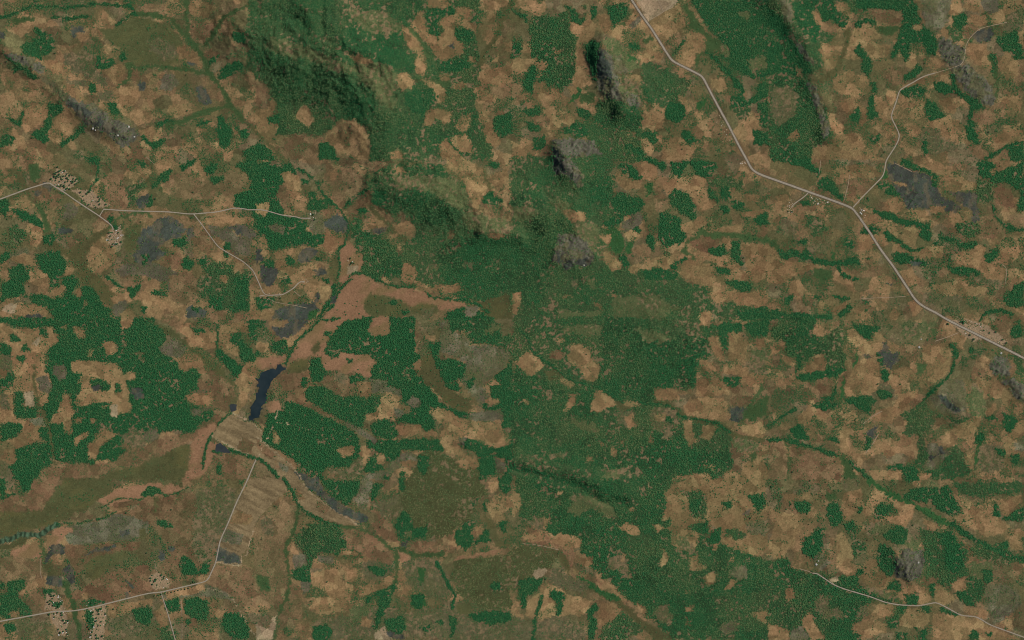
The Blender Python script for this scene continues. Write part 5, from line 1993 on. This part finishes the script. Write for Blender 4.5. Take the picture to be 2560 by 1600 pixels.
def wall_geo(L_, W_, h):
    a, b_ = L_ / 2 - .5, W_ / 2 - .5
    V = [(-a, -b_, -1), (a, -b_, -1), (a, b_, -1), (-a, b_, -1), (-a, -b_, h), (a, -b_, h), (a, b_, h), (-a, b_, h), (-a, 0, h + b_ * .55), (a, 0, h + b_ * .55)]
    F = [(0, 1, 5, 4), (2, 3, 7, 6), (1, 2, 6, 9, 5), (3, 0, 4, 8, 7)]
    return V, F
def roof_geo(L_, W_, h):
    a, b_, t = L_ / 2, W_ / 2, .25
    z0, z1 = h - .15, h - .15 + b_ * .6
    V = [(-a, -b_, z0), (a, -b_, z0), (a, 0, z1), (-a, 0, z1), (-a, b_, z0), (a, b_, z0)]
    V += [(x, y, z + t) for x, y, z in V]
    F = [(6, 7, 8, 9), (9, 8, 11, 10), (1, 0, 3, 2), (2, 3, 4, 5), (0, 1, 7, 6), (5, 4, 10, 11), (0, 6, 9, 3), (3, 9, 10, 4), (1, 2, 8, 7), (2, 5, 11, 8)]
    return V, F
def house_mesh(L_, W_, h, roof):
    V1, F1 = wall_geo(L_, W_, h); V2, F2 = roof_geo(L_, W_, h)
    F = F1 + [tuple(i + len(V1) for i in f) for f in F2]
    return mesh_from('house', V1 + V2, F, [mat_wall, roof], [0] * len(F1) + [1] * len(F2))
HM = [[house_mesh(L_, W_, 2.6, rf) for (L_, W_) in ((10, 7), (12, 8), (14, 8))] for rf in mat_roofs]
BW = mesh_from('wall', *wall_geo(20, 11, 3.2), [mat_wall]); BR = mesh_from('roof', *roof_geo(20, 11, 3.2), [mat_roofs[2]])

def sheet_poly(s, pts):
    return np.array(tl(s, pts))
VILLAGES = [  # outline, huts, roof weights (thatch, weathered, tin, clay), trees, label phrase
    (sheet_poly((0, 1), [(46, 20), (54, 6), (60, 9), (70, 15), (74, 20), (66, 28), (58, 30), (52, 26)]), 70, (4, 3, 1.2, 2), 44, 'the big village where the western road bends'),
    (sheet_poly((0, 1), [(66, 27), (86, 27), (97, 38), (104, 42), (100, 47), (84, 45), (76, 36)]), 52, (2, 3, .2, 5), 10, 'the long brown hamlet on the western road'),
    (sheet_poly((0, 1), [(99, 74), (105, 66), (114, 61), (117, 72), (114, 80), (106, 82)]), 72, (6, 1, 2.5, 1), 10, 'the round pale village ending the western road'),
    (sheet_poly((3, 1), [(33, 31), (42, 33), (58, 38), (56, 42), (42, 42), (40, 38), (34, 34)]), 26, (4, 1, 2, 1), 0, 'the roadside village below the main road'),
    (sheet_poly((3, 1), [(17, 44), (22, 37), (25, 42), (24, 50), (19, 50)]), 22, (6, 1, 2, 0), 2, 'the small cluster on the short spur road'),
    (sheet_poly((3, 1), [(85, 44), (92, 46), (92, 55), (87, 52)]), 16, (4, 1, 2, 1), 0, 'the cluster beside the main road junction'),
    (sheet_poly((3, 2), [(178, -4), (196, 2), (212, 9), (228, 20), (222, 26), (206, 19), (192, 18), (180, 8), (168, 3)]), 78, (4, 3, .6, 3), 10, 'the big village astride the main road'),
    (sheet_poly((0, 3), [(43, 108), (50, 105), (58, 111), (64, 126), (66, 140), (64, 151), (54, 148), (50, 130), (42, 122)]), 62, (5, 2, 2.5, 1), 30, 'the westernmost village on the southern road'),
    (sheet_poly((0, 3), [(82, 114), (101, 116), (101, 130), (98, 151), (85, 151), (82, 136)]), 52, (5, 2, 2, 1), 26, 'the second village on the southern road'),
    (sheet_poly((0, 3), [(141, 92), (150, 88), (161, 94), (160, 102), (146, 104)]), 18, (4, 2, 1, 1), 8, 'the hamlet north of the southern road fork'),
    (sheet_poly((2, 0), [(193, 102), (198, 106), (212, 132), (208, 136), (192, 114)]), 16, (5, 1, 1, 0), 0, 'the sandy yards left of the main road'),
    (sheet_poly((2, 1), [(215, 0), (221, 1), (220, 6), (215, 4)]), 7, (2, 1, 4, 0), 0, 'the pale yard inside the main road bend'),
    (sheet_poly((1, 1), [(49, 46), (56, 47), (57, 56), (51, 58)]), 12, (5, 2, 1, 1), 2, 'the hamlet ending the east-west road'),
    (sheet_poly((1, 1), [(43, 112), (49, 113), (50, 117), (44, 117)]), 9, (5, 2, 1, 1), 0, 'the hamlet ending the winding side road'),
    (sheet_poly((1, 1), [(3, 127), (24, 125), (24, 132), (16, 133), (4, 131)]), 13, (5, 2, 1, 1), 3, 'the hamlet cornering the winding side road'),
    (sheet_poly((1, 1), [(86, 90), (94, 90), (94, 99), (87, 99)]), 6, (5, 2, 1, 1), 4, 'the small farm in the red floodplain'),
]
def rmask(x, y):
    j_, i_ = int(round(y / STEP)), int(round(x / STEP))
    return 0 <= j_ < NY and 0 <= i_ < NX and road_mask[j_, i_]
def scatter_in(P, n_, dmin, rnd):
    out = []
    x0_, y0_ = P.min(0); x1_, y1_ = P.max(0)
    tries = 0
    while len(out) < n_ and tries < n_ * 80:
        tries += 1
        x, y = x0_ + (x1_ - x0_) * rnd.random(), y0_ + (y1_ - y0_) * rnd.random()
        if not inside(np.array([x]), np.array([y]), P)[0] or rmask(x, y):
            continue
        if any((x - a) ** 2 + (y - b_) ** 2 < dmin * dmin for a, b_ in out):
            continue
        out.append((x, y))
    return out
rnd = random.Random(3)
houses = []; vtrees = []
for P, nh, wts, nt, lab in VILLAGES:
    tr = scatter_in(P, nt, 4.0, rnd)
    cx0, cy0 = P.mean(0); hw_, hh_ = np.ptp(P[:, 0]) / 2, np.ptp(P[:, 1]) / 2
    def side(x, y):
        u, v = (x - cx0) / hw_, (y - cy0) / hh_
        if abs(u) > abs(v):
            return ('right' if u > 0 else 'left')
        return ('lower' if v > 0 else 'upper')
    vtrees += [(x, y, 'the %s side of %s' % (side(x, y), lab)) for x, y in tr]
    for x, y in scatter_in(P, nh, 2.7, rnd):
        if any((x - a) ** 2 + (y - b_) ** 2 < 6 for a, b_ in tr):
            continue
        houses.append((x, y, rnd.choices(range(4), wts)[0], .85 + .5 * rnd.random() ** 2, 'the %s side of %s' % (side(x, y), lab)))
houses.sort(key=lambda h: -h[3])
ROOFW = ['pale thatched hut', 'weathered thatched hut', 'whitish tin-roofed hut', 'reddish-brown hut']
big_n = 0
stuffV, stuffF, stuffM = [], [], []
for q, (x, y, rf, sc, lab) in enumerate(houses):
    X_, Y_ = wxy(x, y); Z_ = float(zat(x, y)); ang = rnd.choice((.3, .3 + math.pi / 2)) + rnd.gauss(0, .25)
    if q < 300:
        if rf == 2 and big_n < 16:
            big_n += 1
            o = bpy.data.objects.new('house', None)
            C.objects.link(o)
            for nm, me in (('wall', BW), ('roof', BR)):
                c_ = bpy.data.objects.new(nm, me); c_.parent = o; C.objects.link(c_)
            o['label'] = 'large white-roofed house on ' + lab
            o['category'] = 'house'; o['group'] = 'large white-roofed houses on ' + lab
            o.scale = (1, 1, 1)
        else:
            o = bpy.data.objects.new('hut', HM[rf][rnd.randrange(3)])
            C.objects.link(o)
            o.scale = (sc, sc, sc)
            o['label'] = '%s on %s' % (ROOFW[rf], lab)
            o['category'] = 'hut'; o['group'] = '%ss on %s' % (ROOFW[rf], lab)
        o.location = (X_, Y_, Z_ + 1.0)
        o.rotation_euler = (0, 0, ang)
    else:
        V2, F2 = roof_geo(10 * sc, 7 * sc, 2.4); V1, F1 = wall_geo(10 * sc, 7 * sc, 2.4)
        n0 = len(stuffV); ca, sa = math.cos(ang), math.sin(ang)
        stuffV += [(X_ + a * ca - b_ * sa, Y_ + a * sa + b_ * ca, Z_ + 1 + z) for a, b_, z in V1 + V2]
        stuffF += [tuple(i + n0 for i in f) for f in F1] + [tuple(i + n0 + len(V1) for i in f) for f in F2]
        stuffM += [0] * len(F1) + [1 + rf] * len(F2)
if stuffV:
    o = bpy.data.objects.new('village_huts', mesh_from('village_huts', stuffV, stuffF, [mat_wall] + mat_roofs, stuffM))
    C.objects.link(o)
    o['kind'] = 'stuff'; o['label'] = 'the smallest huts and sheds crowded between the village houses'; o['category'] = 'huts'

# ------------------------------------------------------------------ single trees
def crown_mesh(seed):
    r_ = random.Random(seed)
    bm = bmesh.new()
    for k_ in range(6):
        res = bmesh.ops.create_icosphere(bm, subdivisions=2, radius=.46 + .2 * r_.random())
        off = Vector((r_.uniform(-.5, .5), r_.uniform(-.5, .5), .95 + r_.uniform(-.15, .4)))
        for v in res['verts']:
            v.co = v.co * (1 + r_.uniform(-.16, .16)) * Vector((1, 1, .8)).length / 1.62 + off
    me = bpy.data.meshes.new('crown'); bm.to_mesh(me); bm.free()
    me.materials.append(mat_crown)
    return me
def trunk_mesh(seed):
    r_ = random.Random(seed)
    V, F = [], []
    def limb(p, q, r0, r1):
        n0 = len(V)
        for (c, r) in ((p, r0), (q, r1)):
            for k_ in range(5):
                V.append((c[0] + r * math.cos(k_ * 1.2566), c[1] + r * math.sin(k_ * 1.2566), c[2]))
        for k_ in range(5):
            F.append((n0 + k_, n0 + (k_ + 1) % 5, n0 + 5 + (k_ + 1) % 5, n0 + 5 + k_))
    limb((0, 0, -.1), (.03, .02, .55), .075, .05)
    for k_ in range(4):
        a = k_ * 1.57 + r_.random()
        limb((.03, .02, .5), (.4 * math.cos(a), .4 * math.sin(a), .95), .04, .015)
    return mesh_from('trunk', V, F, [mat_bark])
CM = [crown_mesh(i) for i in range(5)]; TM = [trunk_mesh(i) for i in range(3)]
def tree_at(x, y, r_m, label, group):
    X_, Y_ = wxy(x, y)
    o = bpy.data.objects.new('tree', None)
    C.objects.link(o)
    o.location = (X_, Y_, float(zat(x, y)))
    o.rotation_euler = (0, 0, rnd.random() * 6.28)
    o.scale = (r_m, r_m, r_m * .9)
    for nm, me in (('trunk', TM[rnd.randrange(3)]), ('crown', CM[rnd.randrange(5)])):
        c_ = bpy.data.objects.new(nm, me); c_.parent = o; C.objects.link(c_)
    o['label'] = label; o['category'] = 'tree'; o['group'] = group
for x, y, lab in vtrees:
    tree_at(x, y, 9 + 5 * rnd.random(), 'dark shade tree on ' + lab, 'shade trees on ' + lab)
# row along the southern road
ra, rb = np.array(tl((0, 3), [(146, 108.5), (178, 101.5)]))
for t in np.linspace(0, 1, 11):
    p = ra + (rb - ra) * t
    tree_at(p[0], p[1] + 2.0, 8 + 2 * rnd.random(), 'dark roadside tree in the row along the southern road', 'row of trees along the southern road')
MARKS = [(300, 250, 'east of the dark rocky ridge in the upper left'), (430, 460, 'north of the east-west village road'), (90, 330, 'between the rocky ridge and the western road'),
         (430, 700, 'west of the winding side road'), (1150, 250, 'in the tan clearings at the top middle'), (1650, 430, 'left of the main road in the upper right'),
         (2150, 300, 'between the main road and the winding side road'), (2420, 300, 'right of the stony slope at top right'), (1750, 560, 'in the tan fields left of the main road'),
         (2150, 700, 'along the main road south of the junction'), (2400, 640, 'right of the main road near the burnt ground'), (2080, 1000, 'on the tan plateau at right'),
         (1850, 1240, 'in the large tan fields of the lower right'), (2400, 1250, 'in the fields at the lower right edge'), (700, 1450, 'south of the paddy fields'),
         (130, 1420, 'on the brown flats left of the straight road'), (820, 560, 'beside the stream above the red floodplain'), (2300, 1530, 'south of the south-east road')]
lone = []
cand = 0
rl = random.Random(21)
open_cls = set(LETTERS.index(c) for c in 'BTt')
while len(lone) < 165 and cand < 20000:
    cand += 1
    x, y = rl.uniform(8, W_PX - 8), rl.uniform(8, H_PX - 8)
    j_, i_ = int(y / STEP), int(x / STEP)
    if cls[j_, i_] not in open_cls or road_mask[j_, i_]:
        continue
    if any((x - a) ** 2 + (y - b_) ** 2 < 40 ** 2 for a, b_ in lone):
        continue
    lone.append((x, y))
for x, y in lone:
    k_ = min(range(len(MARKS)), key=lambda q: (MARKS[q][0] - x) ** 2 + (MARKS[q][1] - y) ** 2)
    tree_at(x, y, 7 + 4 * rl.random(), 'lone dark tree in open ground ' + MARKS[k_][2], 'lone trees ' + MARKS[k_][2])

# ------------------------------------------------------------------ pale boulders on the rock hills
mat_boulder = noisy('pale_stone', (.30, .28, .24), (.50, .48, .42), .15)
def boulder(seed):
    r_ = random.Random(seed)
    bm = bmesh.new()
    bmesh.ops.create_icosphere(bm, subdivisions=2, radius=1)
    for v in bm.verts:
        v.co *= 1 + r_.uniform(-.25, .2)
        v.co.z *= .55
    me = bpy.data.meshes.new('boulder'); bm.to_mesh(me); bm.free()
    me.materials.append(mat_boulder)
    return me
BM_ = [boulder(i) for i in range(3)]
for x, y, r_m, lab in [(234, 322, 15, 'white boulder at the south foot of the dark rocky ridge'), (240, 326, 9, 'smaller white boulder at the south foot of the dark rocky ridge'),
                       (296, 339, 13, 'white boulder at the lower end of the dark rocky ridge'), (322, 317, 14, 'white boulder right of the dark rocky ridge'),
                       (336, 342, 12, 'white boulder below the right end of the dark rocky ridge'), (1460, 663, 9, 'white boulder on the lower grey rock dome'),
                       (2298, 868, 14, 'white rock slab south-west of the roadside village'), (2303, 848, 8, 'small white rock north of the white slab'),
                       (2503, 883, 13, 'white rock near the right edge below the main road'), (2040, 1411, 15, 'white rock outcrop at the head of the south-east road'),
                       (2046, 1402, 9, 'small white rock beside the outcrop at the head of the south-east road'), (2295, 1406, 12, 'white boulder on the southern grey rock dome')]:
    o = bpy.data.objects.new('boulder', BM_[rnd.randrange(3)])
    X_, Y_ = wxy(x, y)
    o.location = (X_, Y_, float(zat(x, y)) + r_m * .2); o.scale = (r_m, r_m, r_m); o.rotation_euler = (0, 0, rnd.random() * 6)
    C.objects.link(o)
    o['label'] = lab; o['category'] = 'boulder'
